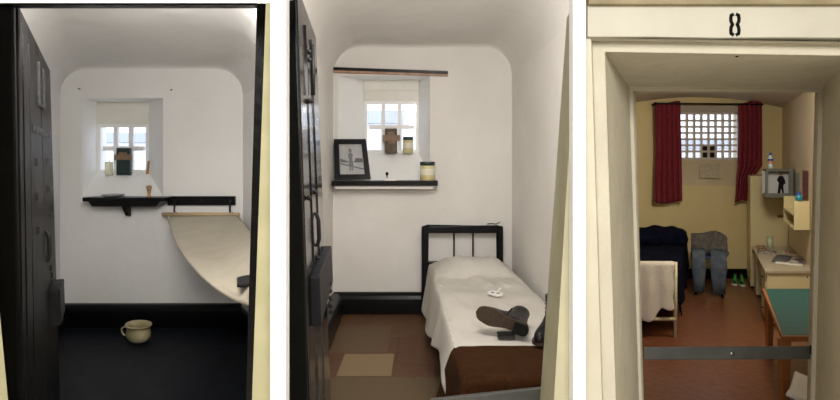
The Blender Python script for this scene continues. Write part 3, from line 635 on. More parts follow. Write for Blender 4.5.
def sheet_fn(d0, d1_, off, hemL, hemR, front=0, amp=.008, flare=.07):
    def fn(u, v):
        L = (d1_ - d0); dd = lerp(d1_, d0 - front, v); over = 0
        if dd < d0: over = d0 - dd; dy = d0 - min(.03, over) * .8 - off; over = max(0, over - .01)
        else: dy = dd
        d_ = max(dd, d0)
        wl = ZB + off - hemL(d_) ; wr = ZB + off - hemR(d_); w = bxr(d_) - bxl(d_) + 2 * off
        s = u * (wl + w + wr)
        if s < wl:
            k = (wl - s) / max(wl, 1e-4); ripple = math.sin(d_ * 9 + 1.2 * math.sin(d_ * 5)) * .02 * k
            x = bxl(d_) - off - flare * (k ** .8) - ripple; z = ZB + off - (wl - s)
            e = wl - s
            if e < .03: z += 0; x += (.03 - e) * .25
        elif s > wl + w:
            k = (s - wl - w) / max(wr, 1e-4); x = bxr(d_) + off + .015 * k; z = ZB + off - (s - wl - w)
        else:
            x = bxl(d_) - off + (s - wl); a = min(s - wl, wl + w - s); z = ZB + off - .016 * max(0, 1 - a / .04) ** 2
            # pillow swelling under the sheet
            t = (d_ - 4.62) / (5.24 - 4.62)
            if 0 < t < 1: z += .125 * (math.sin(math.pi * min(1, max(0, t ** .8))) ** .55) * math.sin(math.pi / 2 * min(1, a / .26)) ** .8
            wr_ = noise.noise(Vector((x * 5, d_ * 3.2, 1.3))) + .6 * noise.noise(Vector((x * 11 + d_ * 2, d_ * 4, 7.1)))
            z += amp * wr_ + (amp * 1.6 * max(0, noise.noise(Vector((x * 14, d_ * 6, 3)))) if 4.3 < d_ < 5.2 else 0)
        if z > hemL(d_) - 1: z -= over
        return Vector((x, dy, max(z, .04)))
    return fn
SH = B().grid(sheet_fn(2.60, 5.24, .012, hem_l, lambda d: .35, 0, .016), 110, 130)
tag(SH.build('bed_sheet', M_sheet, solid=.004), 'rumpled white sheet draped over the bed and pillow', 'sheet')
bk = B().grid(sheet_fn(2.50, 2.88, .024, lambda d: .22 + .04 * math.sin(d * 7), lambda d: .35, .33, .004, .09), 80, 50)
tag(bk.build('blanket', M_brown, solid=.010), 'dark brown wool blanket folded over the foot of the bed', 'blanket')
# cards / paper packet on the bed
zt_ = ZB + .028
def onbed(px, py, z): d_ = (EYE - z) * F / (py - HY); return Vector((X(px, d_), d_, z))
c = onbed(495, 295, zt_)
def rotbox(c, w, l, h, ang, tilt=0): 
    mb = B(); mb.M = Matrix.Translation(c) @ Matrix.Rotation(ang, 4, 'Z') @ Matrix.Rotation(tilt, 4, 'X'); return mb.box(-w / 2, w / 2, -l / 2, l / 2, 0, h)
pk = thing('paper_packet', 'small open white paper packet lying on the white sheet', 'packet', tuple(c))
rotbox(c, .07, .115, .02, .6).build('tray', M_sheetpaper, pk, bevel=.003)
rotbox(c + Vector((.03, .03, .012)), .012, .12, .012, -.5, .25).build('flap', M_sheetpaper, pk)
for k in (-1, 1): rotbox(c + Vector((k * .02, -.014 * k - .015, .0205)), .018, .022, .003, .6).build('dark_mark', M_black, pk)

# boots
def boot(M, label, upright=False):
    root = thing('leather_boot', label, 'boot', tuple(M.translation))
    # local: x length (toe at -), z up from sole 0
    def hw(t): return .036 + .018 * math.exp(-((t - .28) / .2) ** 2) - .004 * math.exp(-((t - .6) / .12) ** 2) if .0 < t < 1 else .0
    def outline(z0, z1, sc, t0=0, t1=1):
        mb = []; n = 26
        for k in range(n + 1):
            t = t0 + (t1 - t0) * k / n; e = min(1, math.sqrt(max(0, 1 - (max(0, .12 - t) / .12) ** 2))) * min(1, math.sqrt(max(0, 1 - (max(0, t - .9) / .1) ** 2)))
            mb.append((t, hw(min(max(t, .001), .999)) * e * sc))
        return [(-.16 + .33 * t, y) for t, y in mb] + [(-.16 + .33 * t, -y) for t, y in reversed(mb[1:-1])]
    mb = B(); mb.M = M; o = outline(0, 0, 1.05); mb.prism([(x, y, 0) for x, y in o], (0, 0, .018)); mb.build('sole', M_sole, root)
    mb = B(); mb.M = M; o = outline(0, 0, 1.02, .72, 1); mb.prism([(x, y, -.024) for x, y in o], (0, 0, .024)); mb.build('heel', M_black, root)
    # upper: loft of rings
    st_ = [(.01, .02, .015), (.06, .05, .03), (.15, .066, .04), (.3, .076, .047), (.45, .095, .043), (.55, .125, .041)]
    rings = []; n = 16
    for t, h, w in st_:
        x = -.16 + .33 * t; rings.append([(x, w * math.cos(a), .018 + h * max(0, math.sin(a)) ** .7 if math.sin(a) > 0 else .018) for a in [math.pi * j / (n - 1) for j in range(n)]])
    mb = B(); mb.M = M
    mb.add([p for R in rings for p in R], [(i * n + j, i * n + j + 1, (i + 1) * n + j + 1, (i + 1) * n + j) for i in range(len(rings) - 1) for j in range(n - 1)] + [tuple(range(n))], True)
    # shaft
    k = 20; prof = [(.018, .085, .042, .085), (.06, .086, .042, .08), (.10, .092, .041, .07), (.14, .098, .040, .06), (.20, .102, .042, .056), (.235, .103, .045, .058)]
    vs = []; 
    for z, cx, w, l in prof: vs += [(cx - .012 + l * math.cos(2 * math.pi * j / k), w * math.sin(2 * math.pi * j / k), z) for j in range(k)]
    vs += [(.103 - .012 + .05 * math.cos(2 * math.pi * j / k), .037 * math.sin(2 * math.pi * j / k), .232) for j in range(k)]
    vs += [(.103 - .012 + .046 * math.cos(2 * math.pi * j / k), .034 * math.sin(2 * math.pi * j / k), .12) for j in range(k)]
    m = len(prof) + 2
    mb.add(vs, [(i * k + j, i * k + (j + 1) % k, (i + 1) * k + (j + 1) % k, (i + 1) * k + j) for i in range(m - 1) for j in range(k)] + [tuple(range((m - 1) * k, m * k))], True)
    mb.build('upper', M_leather, root)
    lc = B(); lc.M = M
    for z in (.09, .115, .14, .165, .19): lc.tube([(.035, -.03, z), (.02, 0, z + .006), (.035, .03, z)], .003, 6)
    lc.build('laces', M_black, root)
c1_ = onbed(501, 322, .66); c1_ = P(501, 321, 3.02)
xa_ = (P(526, 330, 2.97) - P(477, 312, 3.06)).normalized()       # toe left, heel right
nz_ = Vector((-.12, -1, -.12)); za_ = -(nz_ - xa_ * nz_.dot(xa_)).normalized()   # local z away from the camera
ya_ = za_.cross(xa_)
Mb = Matrix(((xa_.x, ya_.x, za_.x, c1_.x), (xa_.y, ya_.y, za_.y, c1_.y), (xa_.z, ya_.z, za_.z, c1_.z), (0, 0, 0, 1)))
boot(Mb, 'leather boot lying on its side showing its worn brown sole')
c2_ = onbed(547.5, 338, ZB + .045)
boot(Matrix.Translation(c2_) @ Matrix.Rotation(math.radians(55), 4, 'Z'), 'black leather boot standing upright next to the doorway edge')
c3 = onbed(506, 338, ZB + .032)
bs = thing('boot_brush', 'black boot brush below the worn boot on the edge of the brown blanket', 'brush', tuple(c3))
rotbox(c3 + Vector((0, 0, .018)), .11, .04, .018, .05).build('back', M_black, bs, bevel=.008)
rotbox(c3, .10, .035, .018, .05).build('bristles', M_under, bs)
# cable on wall behind headboard
tag(B().tube([P(487, 224, 5.415), P(492, 223.4, 5.41), P(496, 224.2, 5.41), P(500, 222, 5.42)], .005, 6).build('wire', M_iron), 'short dark wire on the wall just above the black headboard', 'wire')

# ------------------------------------------------------------------ CELL 3 objects
D3 = 7.0; s3 = .576
# curtains
rod = B().tube([P(654, 103.5, 6.86), P(763, 104.5, 6.86)], .014)
for px in (657, 760): rod.box(X(px, 6.86) - .012, X(px, 6.86) + .012, 6.86, 6.998, Z(105, 6.86), Z(103, 6.86))
tag(rod.build('curtain_rod', M_black), 'black curtain rod over the window with red curtains', 'curtain rod')
def curtain(Lp, Rp, label, n, ph):
    def fn(u, v):
        def at(tab):
            for (ya, xa), (yb, xb) in zip(tab, tab[1:]):
                y = lerp(tab[0][0], tab[-1][0], v)
                if y <= yb + 1e-6: return lerp(xa, xb, (y - ya) / (yb - ya)), y
        xl_, y = at(Lp); xr_, _ = at(Rp)
        dd = 6.87 + .022 * math.sin(u * n * 2 * math.pi + ph + .6 * math.sin(v * 3)) * (.6 + .5 * v) - .0
        p = P(lerp(xl_, xr_, u), y + 1.2 * math.sin(u * 5 + ph), dd); return p
    tag(B().grid(fn, 70, 40).build('curtain', M_red, solid=.008), label, 'curtain')
curtain([(102, 655), (150, 656), (180, 655), (202.5, 654.5)], [(102, 680), (125, 680.5), (160, 681.5), (202.5, 682)], 'dark red curtain hanging at the left of the barred window', 5, 0)
curtain([(102, 738), (130, 739), (160, 738), (180, 736.5), (201, 735)], [(102, 761.5), (140, 762), (166, 762), (172, 757), (178, 751), (190, 748), (201, 746)], 'dark red curtain bunched to the right of the barred window beside the locker', 5, 1.2)
# notice on sloping sill
nt_ = B().hexa([P(700, 178, 7.02), P(720, 178, 7.02), P(719.5, 164, 7.21), P(700.5, 164, 7.21)], [P(700, 177.5, 7.03), P(720, 177.5, 7.03), P(719.5, 163.5, 7.22), P(700.5, 163.5, 7.22)])
tag(nt_.build('paper_notice', mat('notice', (.60, .55, .42), .7, ns=20, col2=(.5, .45, .33))), 'small pale paper notice on the sill below the barred window', 'notice')
# locker
def obl(pxn, dn, df, z0, z1, wpx=None, x1=None):     # oblique box following the side wall
    xa = X(pxn, dn); xb = x1 if x1 is not None else X(wpx, dn); k = s3 * (df - dn)
    return B().hexa([(xa, dn, z0), (xb, dn, z0), (xb, dn, z1), (xa, dn, z1)], [(xa + k, df, z0), (xb + k, df, z0), (xb + k, df, z1), (xa + k, df, z1)])
wx = lambda d: XR3(d) - .006
lk3 = thing('tall_locker', 'tall cream metal locker in the corner beyond the desk', 'locker', (X(768, 6.6), 6.6, 0))
obl(750.5, 6.40, 6.97, .03, Z(176, 6.4), x1=wx(6.4)).build('body', M_cab, lk3, bevel=.006)
obl(750.9, 6.42, 6.95, .0, .03, x1=wx(6.42)).build('plinth', M_black, lk3)
B().box(X(778, 6.39), X(784, 6.39), 6.38, 6.399, Z(217.5, 6.39), Z(215, 6.39)).build('handle', M_boxwood2, lk3)
# desk
dn, df, zd = 4.95, 6.34, .56
dk = thing('writing_desk', 'cream desk with a stained top covered in magazines', 'desk', (X(790, 5.4), 5.5, 0))
obl(765, dn - .02, df, zd - .03, zd, x1=wx(dn)).build('top', M_cabtop, dk, bevel=.004)
obl(767, dn, dn + .42, .03, zd - .031, x1=wx(dn) - .01).build('pedestal', M_cab, dk, bevel=.004)
xs = X(767, dn)
B().hexa([(xs + s3 * 1.08, dn + 1.08, .02), (xs + s3 * 1.08 + .5, dn + 1.08, .02), (xs + s3 * 1.08 + .5, dn + 1.08, zd - .031), (xs + s3 * 1.08, dn + 1.08, zd - .031)], [(xs + s3 * 1.36, dn + 1.36, .02), (xs + s3 * 1.36 + .5, dn + 1.36, .02), (xs + s3 * 1.36 + .5, dn + 1.36, zd - .031), (xs + s3 * 1.36, dn + 1.36, zd - .031)]).build('pedestal', M_cab, dk, bevel=.004)
for k, (za, zb) in enumerate(((.06, .2), (.215, .36), (.375, .52))):
    f = lambda t, o: Vector((xs + s3 * t, dn + t, 0)) + Vector((-o, o * .3, 0))
    a, b = f(.03, .0005), f(.39, .0005); a2, b2 = f(.03, .012), f(.39, .012)
    dr = B().hexa([a + Vector((0, 0, za)), b + Vector((0, 0, za)), b + Vector((0, 0, zb)), a + Vector((0, 0, zb))], [a2 + Vector((0, 0, za)), b2 + Vector((0, 0, za)), b2 + Vector((0, 0, zb)), a2 + Vector((0, 0, zb))]).build('drawer', M_cab, dk, bevel=.002)
    c = f(.21, .018); B().ball((c.x, c.y, (za + zb) / 2), .01, .012, .01, 8, 6).build('knob', M_iron, dr)
B().ball((X(807, dn), dn - .004, Z(277, dn)), .006, .004, .01, 8, 6).build('keyhole', M_iron, dk)
# things on the desk
def ondesk(px, py): d_ = (EYE - zd - .004) * F / (py - HY); return Vector((X(px, d_), d_, zd + .002))
def sheet_on(name, quad, h, m, label, cat, parts=None):
    q_ = [ondesk(*c) for c in quad]; r_ = B().hexa(q_, [p + Vector((0, 0, h)) for p in q_])
    return tag(r_.build(name, m), label, cat)
cup = ondesk(770, 247.5); cu = thing('drinking_cup', 'pale green cup at the far end of the desk', 'cup', tuple(cup))
B().lathe([(.028, 0), (.032, .004), (.036, .135), (.033, .135), (.028, .01), (0, .008)], cup, 22).build('body', M_cupg, cu)
B().lathe([(.0365, .127), (.038, .131), (.0365, .137)], cup, 22).build('rim', M_cupg, cu)
sheet_on('magazine', [(757, 253), (776, 254.5), (777, 250.5), (757.5, 250)], .012, M_mag, 'pile of printed magazine pages beside the green cup on the desk', 'magazine')
sheet_on('magazine', [(758, 249.5), (767, 249.8), (765, 246.8), (756, 246.8)], .022, M_mag2, 'small stacked magazine on the far left corner of the desk', 'magazine')
sheet_on('magazine', [(782, 252.5), (797, 254), (799, 250.8), (786, 250)], .010, M_mag2, 'brown covered magazine lying behind the open book on the desk', 'magazine')
ob_q = [(771.5, 261.5), (804, 265), (809, 259), (776, 256)]
ob = thing('open_book', 'open book with a dark left page on the near end of the desk', 'book', tuple(ondesk(790, 261)))
a, b, c_, e = [ondesk(*p) for p in ob_q]
def bq(u, v, z): return a.lerp(b, u).lerp(e.lerp(c_, u), v) + Vector((0, 0, z))
def bk_(u0, u1, hh): return B().grid(lambda u, v: bq(lerp(u0, u1, u), v, .003 + hh * math.sin(math.pi * u) ** .5 * .8), 12, 3)
bk_(.0, .5, .02).build('left_page', M_photod, ob, solid=.008); bk_(.5, 1, .02).build('right_page', M_mag, ob, solid=.008)
B().hexa([bq(.15, -.18, 0), bq(.98, -.18, 0), bq(.98, -.02, 0), bq(.15, -.02, 0)], [bq(.15, -.18, .012), bq(.98, -.18, .012), bq(.98, -.02, .012), bq(.15, -.02, .012)]).build('loose_sheets', M_sheetpaper, ob)
# wall shelf unit
wsd = 4.92
us_ = thing('wall_shelf_unit', 'small open cream shelf unit fixed to the side wall above the desk', 'shelf', (X(800, wsd), wsd, Z(229, wsd)))
dn2, df2 = 5.05, 5.75
xr_ = wx(dn2) - .003; xl_ = X(794, dn2); zt2, zb2 = Z(201, dn2), Z(230, dn2); k2 = s3 * (df2 - dn2)
def ob2(xa, xb, da, db, z0, z1):
    ka, kb = s3 * (da - dn2), s3 * (db - dn2)
    return B().hexa([(xa + ka, da, z0), (xb + ka, da, z0), (xb + ka, da, z1), (xa + ka, da, z1)], [(xa + kb, db, z0), (xb + kb, db, z0), (xb + kb, db, z1), (xa + kb, db, z1)])
ob2(xl_, xr_, dn2, dn2 + .02, zb2, zt2).build('end_panel', M_cab, us_); ob2(xl_, xr_, df2 - .02, df2, zb2, zt2).build('end_panel', M_cab, us_)
for z in (zb2, (zt2 + zb2) / 2 - .01): ob2(xl_, xr_, dn2 + .021, df2 - .021, z + .001, z + .018).build('shelf_board', M_cab, us_)
ob2(xr_ - .012, xr_, dn2 + .021, df2 - .021, zb2 + .02, zt2 - .03).build('back_panel', M_cab, us_)
tq = Vector((lerp(xl_, xr_, .25) + s3 * .35, dn2 + .35, (zt2 + zb2) / 2 + .009))
tc_ = (X(799, dn2 + .01), dn2 + .011, zt2 + .001)
tb = thing('plastic_beaker', 'turquoise beaker standing on top of the small cream shelf unit', 'beaker', tc_)
B().lathe([(.02, 0), (.026, .003), (.03, .055), (.026, .056), (.022, .006), (0, .005)], tc_, 18).build('body', M_turq, tb)
B().lathe([(.017, .006), (.017, .09), (0, .091)], tc_, 12).build('contents', M_bluecap, tb)
# grey display box with a picture
bd0, bd1 = 5.9, 6.2
gx = thing('display_box', 'grey framed box on the side wall with a picture of a figure in black', 'box', (X(779, bd0), bd0, Z(198, bd0)))
x0, x1, z0, z1 = X(766, bd0), X(793.5, bd0), Z(197.5, bd0), Z(169, bd0); t = .045; kk = s3 * .3
def gb_(xa, xb, za, zb, da=bd0, db=bd1): o = s3 * (da - bd0); p = s3 * (db - bd0); return B().hexa([(xa + o, da, za), (xb + o, da, za), (xb + o, da, zb), (xa + o, da, zb)], [(xa + p, db, za), (xb + p, db, za), (xb + p, db, zb), (xa + p, db, zb)])
g = gb_(x0, x1, z0, z0 + t); 
for A in ((x0, x1, z1 - t * .6, z1), (x0, x0 + t * .6, z0 + t, z1 - t * .6), (x1 - t, x1, z0 + t, z1 - t * .6)):
    h = gb_(*A); g.add(h.v, h.f)
g.build('case', M_boxgrey, gx)
zi0, zi1 = z0 + t, z1 - t * .6; xi0, xi1 = x0 + t * .6, x1 - t
dp = bd0 + .10; op = s3 * .10
B().box(xi0 + op * 0, xi1 + op, dp, dp + .01, zi0, zi1).build('backing', M_boxin, gx)
fgm = B(); fx, fz = X(781, dp), zi0 + .02
def fp_(pts): fgm.prism([(X(px, dp - .004), dp - .004, Z(py, dp)) for px, py in pts], (0, .003, 0))
fp_([(779, 176), (783, 176), (785, 180), (785.5, 184), (784, 184), (783.3, 186), (784, 193), (785, 194.5), (782.5, 194.5), (781.4, 188), (780, 194.5), (777.5, 194.5), (778.5, 187), (779, 183), (777, 180)])
fgm.build('figure', M_black, gx); fgm = B(); fp_([(779.7, 172.5), (782.3, 172.5), (782.6, 174.5), (781.6, 176), (780.2, 176), (779.4, 174.5)]); fgm.build('figure_head', M_skin, gx)
xb_ = X(770.5, 5.98)
wb_ = thing('water_bottle', 'plastic water bottle with a blue cap on top of the grey display box', 'bottle', (xb_, 5.98, z1))
cB = (xb_, 5.98, z1 + .001)
B().lathe([(.024, 0), (.028, .004), (.028, .05), (.025, .055), (.028, .06), (.028, .12), (.022, .145), (.012, .16), (.012, .168)], cB, 18).build('body', M_clear, wb_)
B().lathe([(.0285, .06), (.029, .062), (.029, .09), (.0285, .092)], cB, 18).build('label_band', M_orangel, wb_)
B().lathe([(.0287, .095), (.0292, .097), (.0292, .118), (.0287, .12)], cB, 18).build('blue_band', M_bluecap, wb_)
B().lathe([(.015, .165), (.015, .188), (.012, .19), (0, .19)], cB, 18).build('cap', M_bluecap, wb_)
# posters on the side wall
def poster(pxa, pxb, ya, yb, m, label, nm):
    def on(px, py):    # on the side wall : X = XR3(d)
        a = X(782, 7.0) - .576 * 7.0; d_ = a / ((px - CX) / F - .576); return d_
    da, db = on(pxa, 0), on(pxb, 0); dm = (da + db) / 2; z0, z1 = Z(yb, dm), Z(ya, dm)
    q_ = [(XR3(d_) - .003, d_, z) for d_, z in ((da, z0), (db, z0), (db, z1), (da, z1))]; q2 = [(x - .003, y, z) for x, y, z in q_]
    return tag(B().hexa(q_, q2).build(nm, m), label, 'poster')
poster(796, 799.5, 173, 195, mat('card_blue', (.30, .36, .36), .5), 'narrow grey blue card on the side wall right of the grey display box', 'wall_card')
poster(803, 808.5, 170.5, 201, mat('card_red', (.28, .03, .04), .5, ns=20, col2=(.03, .02, .03), lo=.45, hi=.55), 'narrow red and black poster on the side wall next to the doorway', 'poster')
# switch by the door
sw = thing('light_switch', 'metal light switch on the side wall at the right door jamb', 'switch', tuple(P(812.5, 236, 4.8)))
dsw = 4.80; xw = XR3(dsw)
B().hexa([(xw - .012, dsw, Z(238, dsw)), (xw - .003, dsw, Z(238, dsw)), (xw - .003, dsw, Z(226, dsw)), (xw - .012, dsw, Z(226, dsw))], [(xw + .046, dsw + .1, Z(238, dsw)), (xw + .055, dsw + .1, Z(238, dsw)), (xw + .055, dsw + .1, Z(226, dsw)), (xw + .046, dsw + .1, Z(226, dsw))]).build('plate', M_metal, sw)
B().box(xw - .01, xw + .005, dsw + .03, dsw + .05, Z(234, dsw), Z(231, dsw)).build('toggle', M_black, sw)
# green table
tn, tf, zt3 = 3.12, 4.28, .55
tb3 = thing('low_table', 'wooden edged table with a green top beside the desk', 'table', (X(820, 3.6), 3.6, 0))
xA, xB = X(782, tn), X(868, tn); kf = s3 * (tf - tn)
B().hexa([(xA + .018, tn + .018, zt3 - .005), (xB - .018, tn + .018, zt3 - .005), (xB - .018, tn + .018, zt3 + .003), (xA + .018, tn + .018, zt3 + .003)], [(xA + kf + .018, tf - .018, zt3 - .005), (xB + kf - .018, tf - .018, zt3 - .005), (xB + kf - .018, tf - .018, zt3 + .003), (xA + kf + .018, tf - .018, zt3 + .003)]).build('table_top', M_green, tb3)
B().hexa([(xA, tn, zt3 - .035), (xB, tn, zt3 - .035), (xB, tn, zt3), (xA, tn, zt3)], [(xA + kf, tf, zt3 - .035), (xB + kf, tf, zt3 - .035), (xB + kf, tf, zt3), (xA + kf, tf, zt3)]).build('edging', M_tabw, tb3, bevel=.003)
for (x_, y_) in ((xA + .05, tn + .05), (xB - .06, tn + .05), (xA + kf + .02, tf - .06), (xB + kf - .08, tf - .06)):
    B().hexa([(x_ - .018, y_ - .018, 0), (x_ + .018, y_ - .018, 0), (x_ + .018, y_ + .018, 0), (x_ - .018, y_ + .018, 0)], [(x_ - .026, y_ - .026, zt3 - .036), (x_ + .026, y_ - .026, zt3 - .036), (x_ + .026, y_ + .026, zt3 - .036), (x_ - .026, y_ + .026, zt3 - .036)]).build('leg', M_tabw, tb3)
# white chair near the table
ch = thing('stacking_chair', 'white plastic chair with dark metal legs in front of the green table', 'chair', (X(815, 2.75), 2.8, 0))
cx0, cx1 = X(793, 2.66), X(793, 2.66) + .40
CR = Matrix.Translation((cx0, 2.66, 0)) @ Matrix.Rotation(math.radians(-30), 4, 'Z') @ Matrix.Translation((-cx0, -2.66, 0))
def CB():
    b_ = MB(); b_.M = CR; return b_

CB().grid(lambda u, v: Vector((lerp(cx0, cx1, u) - .03 * (1 - v) * (1 - u) + .05 * v, 2.66 + .36 * v, .36 + .04 * (abs(2 * u - 1)) ** 2 - .02 * math.sin(math.pi * v))), 14, 10).build('seat', M_whiteplastic, ch, solid=.02)
CB().grid(lambda u, v: Vector((cx1 + .03 + .05 * v, lerp(2.68, 3.04, u), .42 + .07 * v)), 6, 4).build('backrest', M_whiteplastic, ch, solid=.02)
for (x_, y_) in ((cx0 + .0, 2.69), (cx1 - .03, 2.69), (cx0 + .05, 3.0), (cx1, 3.0)): CB().tube([(x_ - .02, y_, 0), (x_ + .01, y_, .35)], .011, 8).build('leg', M_black, ch)
# bed 3
bn, bf = 4.66, 6.93
R3 = lambda d: X(677, 4.64) + s3 * (d - 4.64) - .02
W3 = .86
b3 = thing('metal_bed', 'cream metal framed bed covered in navy bedding', 'bed', (R3(5.8) - .4, 5.8, 0))
fx1 = X(677, 4.64); fx0 = fx1 - W3 - .03
for x_ in (fx1 - .014, fx0 + .014): B().tube([(x_, 4.64, .0), (x_, 4.64, Z(262, 4.64))], .016, 10).build('post', M_bedmetal, b3)
for z in (Z(264, 4.64), Z(319, 4.64)): B().tube([(fx0 + .014, 4.64, z), (fx1 - .014, 4.64, z)], .013 if z > .5 else .018, 10).build('rail', M_bedmetal, b3)
for f_ in (-W3, -.02): B().tube([(R3(bn) + f_, bn, .26), (R3(bf) + f_, bf, .26)], .016, 8).build('side_rail', M_bedmetal, b3)
for f_ in (-W3 + .02, -.04): B().box(R3(6.85) + f_ - .015, R3(6.85) + f_ + .015, 6.83, 6.86, 0, .26).build('leg', M_bedmetal, b3)
B().hexa([(R3(bn + .03) - W3, bn + .03, .28), (R3(bn + .03) - .02, bn + .03, .28), (R3(bn + .03) - .02, bn + .03, .52), (R3(bn + .03) - W3, bn + .03, .52)], [(R3(bf) - W3, bf, .28), (R3(bf) - .02, bf, .28), (R3(bf) - .02, bf, .52), (R3(bf) - W3, bf, .52)]).build('mattress', M_navy, b3, bevel=.04)
def nav(u, v):
    d_ = lerp(bn + .06, 6.88, v); L = W3 + .42; s = u * L; top = .555
    if s < W3: x = R3(d_) - W3 + s; z = top + .012 * noise.noise(Vector((x * 5, d_ * 4, 0))) - .02 * max(0, 1 - (W3 - s) / .06) ** 2
    else: e = s - W3; x = R3(d_) + .012 + .03 * (e / .42) + .018 * math.sin(d_ * 11) * e / .42; z = top - .02 - e * .85
    return Vector((x, d_, z))
tag(B().grid(nav, 50, 60).build('bedspread', M_navy, solid=.01), 'navy bedspread hanging over the side of the metal bed', 'bedspread')
def pill(u, v, ph=0): 
    d_ = lerp(6.42, 6.88, v); a = (math.sin(math.pi * u) ** .22) * (math.sin(math.pi * v) ** .35)
    return Vector((lerp(R3(d_) - .72, R3(d_) + .03, u), d_, .565 + .20 * a + .02 * noise.noise(Vector((u * 6, v * 4, 5)))))
tag(B().grid(pill, 30, 18).build('pillow', M_navy, solid=.02), 'dark navy pillow at the head of the metal bed', 'pillow')
# towel over the foot rail
zr = Z(264, 4.64)
def tow(u, v):
    x = lerp(X(630, 4.62), X(673.5, 4.62), u); L1 = .52 - (.10 if u > .55 else 0) * min(1, (u - .55) * 6 if u > .55 else 0) - .015 * math.sin(u * 12); L2 = .22
    s = v * (L1 + L2 + .05) - L2
    if s < 0: y = 4.64 + .022; z = zr + .012 + s
    elif s < .05: a = math.pi * s / .05; y = 4.64 + .022 * math.cos(a); z = zr + .012 + .012 * math.sin(a)
    else: y = 4.64 - .022 - .012 * math.sin(u * 16 + 1) * min(1, (s - .05) * 5) ; z = zr + .012 - (s - .05)
    if u > .9: x += .006 * math.sin(s * 30)
    return Vector((x, y - (.012 if s > .05 else 0), z))
tag(B().grid(tow, 50, 50).build('towel', M_towel, solid=.006), 'off-white towel draped over the foot rail of the metal bed', 'towel')
# chair with clothes
dc = 6.05; xc0, xc1 = X(695, dc), X(723, dc)
c3_ = thing('blue_chair', 'blue seated chair with dark legs under the jacket and jeans', 'chair', ((xc0 + xc1) / 2, dc + .15, 0))
zS = .48
ROT = Matrix.Translation((xc0 + .17, dc, 0)) @ Matrix.Rotation(math.radians(-27), 4, 'Z') @ Matrix.Translation((-xc0 - .17, -dc, 0))
def RB():
    b_ = MB(); b_.M = ROT; return b_
RB().box(xc0 + .01, xc1 - .01, dc + .0, dc + .34, zS - .03, zS).build('seat', M_chairblue, c3_, bevel=.01)
RB().box(xc0 + .02, xc1 - .0, dc + .36, dc + .38, zS + .05, .70).build('backrest', M_chairblue, c3_, bevel=.01)
for x_ in (xc0 + .03, xc1 - .03):
    RB().tube([(x_, dc + .02, 0), (x_, dc + .03, zS - .03)], .012, 8).build('leg', M_black, c3_)
    RB().tube([(x_, dc + .38, 0), (x_, dc + .35, zS), (x_, dc + .37, .69)], .012, 8).build('leg', M_black, c3_)
def jk(u, v):
    s = v * .82 - .36; x = lerp(xc0 - .012, xc1 + .045, u); zt = .725 - .02 * math.sin(u * 7) - .03 * (abs(2 * u - 1) ** 4)
    wv = .018 * math.sin(u * 14 + 3 * v) + .012 * noise.noise(Vector((u * 8, v * 8, 2)))
    if s < 0: y = dc + .41; z = zt + s * .9
    else: y = dc + .34 - .10 * min(1, s / .3) + wv; z = zt - s * .62
    if s > .28: x += .02 * math.sin(s * 20 + u * 9)
    return Vector((x, y, z))
tag(RB().grid(jk, 40, 44).build('jacket', M_jacket, solid=.016), 'grey jacket hung over the back of the chair by the bed', 'jacket')
jn = thing('jeans', 'faded blue grey jeans folded over the chair seat with legs hanging', 'trousers', ((xc0 + xc1) / 2, dc, .02))
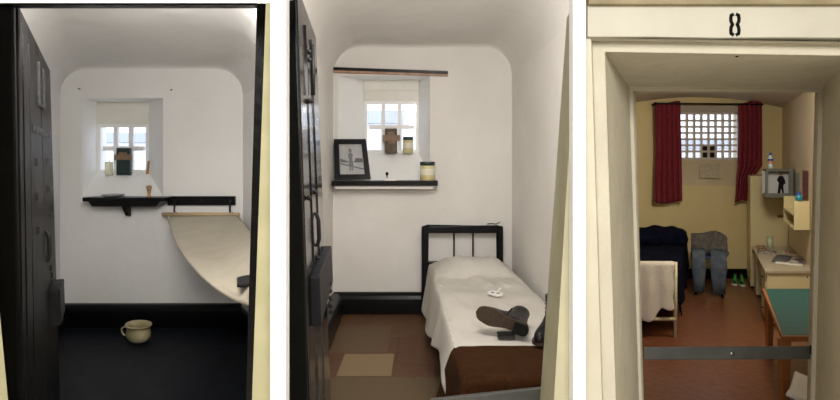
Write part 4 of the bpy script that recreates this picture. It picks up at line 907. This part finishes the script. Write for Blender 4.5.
def leg3(xc_, w, zb):
    pts = [(dc + .30, zS + .035), (dc + .12, zS + .04), (dc + .0, zS + .035), (dc - .045, zS - .02), (dc - .055, .35), (dc - .05, .2), (dc - .06, zb)]
    rs = []; k = 16
    for i, (y, z) in enumerate(pts):
        ww = w * (1 - .12 * max(0, i - 3) / 3) ; th = .03
        horiz = i < 3
        rs.append([(xc_ + ww / 2 * math.cos(a) + .008 * math.sin(i * 2 + a), y + (0 if horiz else th * math.sin(a)) , z + (th * math.sin(a) if horiz else 0)) for a in [2 * math.pi * j / k for j in range(k)]])
    return RB().add([p for R in rs for p in R], [(i * k + j, i * k + (j + 1) % k, (i + 1) * k + (j + 1) % k, (i + 1) * k + j) for i in range(len(rs) - 1) for j in range(k)] + [tuple(range(k))[::-1], tuple(range((len(rs) - 1) * k, len(rs) * k))], True)
leg3(X(700, dc), .15, .06).build('trouser_leg', M_jeans, jn); leg3(X(717, dc), .17, .06).build('trouser_leg', M_jeans, jn)
# trainers
def trainer(x, y, ang, label):
    root = thing('running_shoe', label, 'shoe', (x, y, .002), 'pair of green trainers by the wall')
    M = Matrix.Translation((x, y, .003)) @ Matrix.Rotation(ang, 4, 'Z') @ Matrix.Scale(.85, 4)
    def o_(sc): 
        pts = [(-.13, 0), (-.12, .03), (-.07, .045), (0, .038), (.07, .034), (.115, .03), (.13, 0)]
        return [(a, b * sc) for a, b in pts] + [(a, -b * sc) for a, b in reversed(pts[1:-1])]
    mb = B(); mb.M = M; mb.prism([(a, b, 0) for a, b in o_(1)], (0, 0, .025)); mb.build('sole', M_whiteplastic, root, bevel=.004)
    rr = []; k = 14
    for t, w, h in ((-.125, .012, .03), (-.1, .032, .05), (-.05, .04, .065), (0, .036, .09), (.05, .033, .12), (.1, .031, .125), (.124, .012, .11)):
        rr.append([(t, w * math.cos(a), .025 + h * max(0, math.sin(a)) ** .8) for a in [math.pi * j / (k - 1) for j in range(k)]])
    mb = B(); mb.M = M; mb.add([p for R in rr for p in R], [(i * k + j, i * k + j + 1, (i + 1) * k + j + 1, (i + 1) * k + j) for i in range(len(rr) - 1) for j in range(k - 1)] + [tuple(range(k)), tuple(range((len(rr) - 1) * k, len(rr) * k))], True)
    mb.build('upper', M_shoegreen, root)
    mb = B(); mb.M = M
    for t in (-.03, 0, .03): mb.tube([(t, -.034, .075 + t * .6), (t, -.02, .105 + t * .6), (t, .02, .105 + t * .6), (t, .034, .075 + t * .6)], .007, 6)
    mb.ball((.085, 0, .135), .04, .028, .022); mb.build('laces', M_black, root)
trainer(X(736, 6.62), 6.64, .95, 'left shoe of the green and black trainers by the wall')
trainer(X(744.5, 6.55), 6.60, 1.1, 'right shoe of the green and black trainers next to the locker')
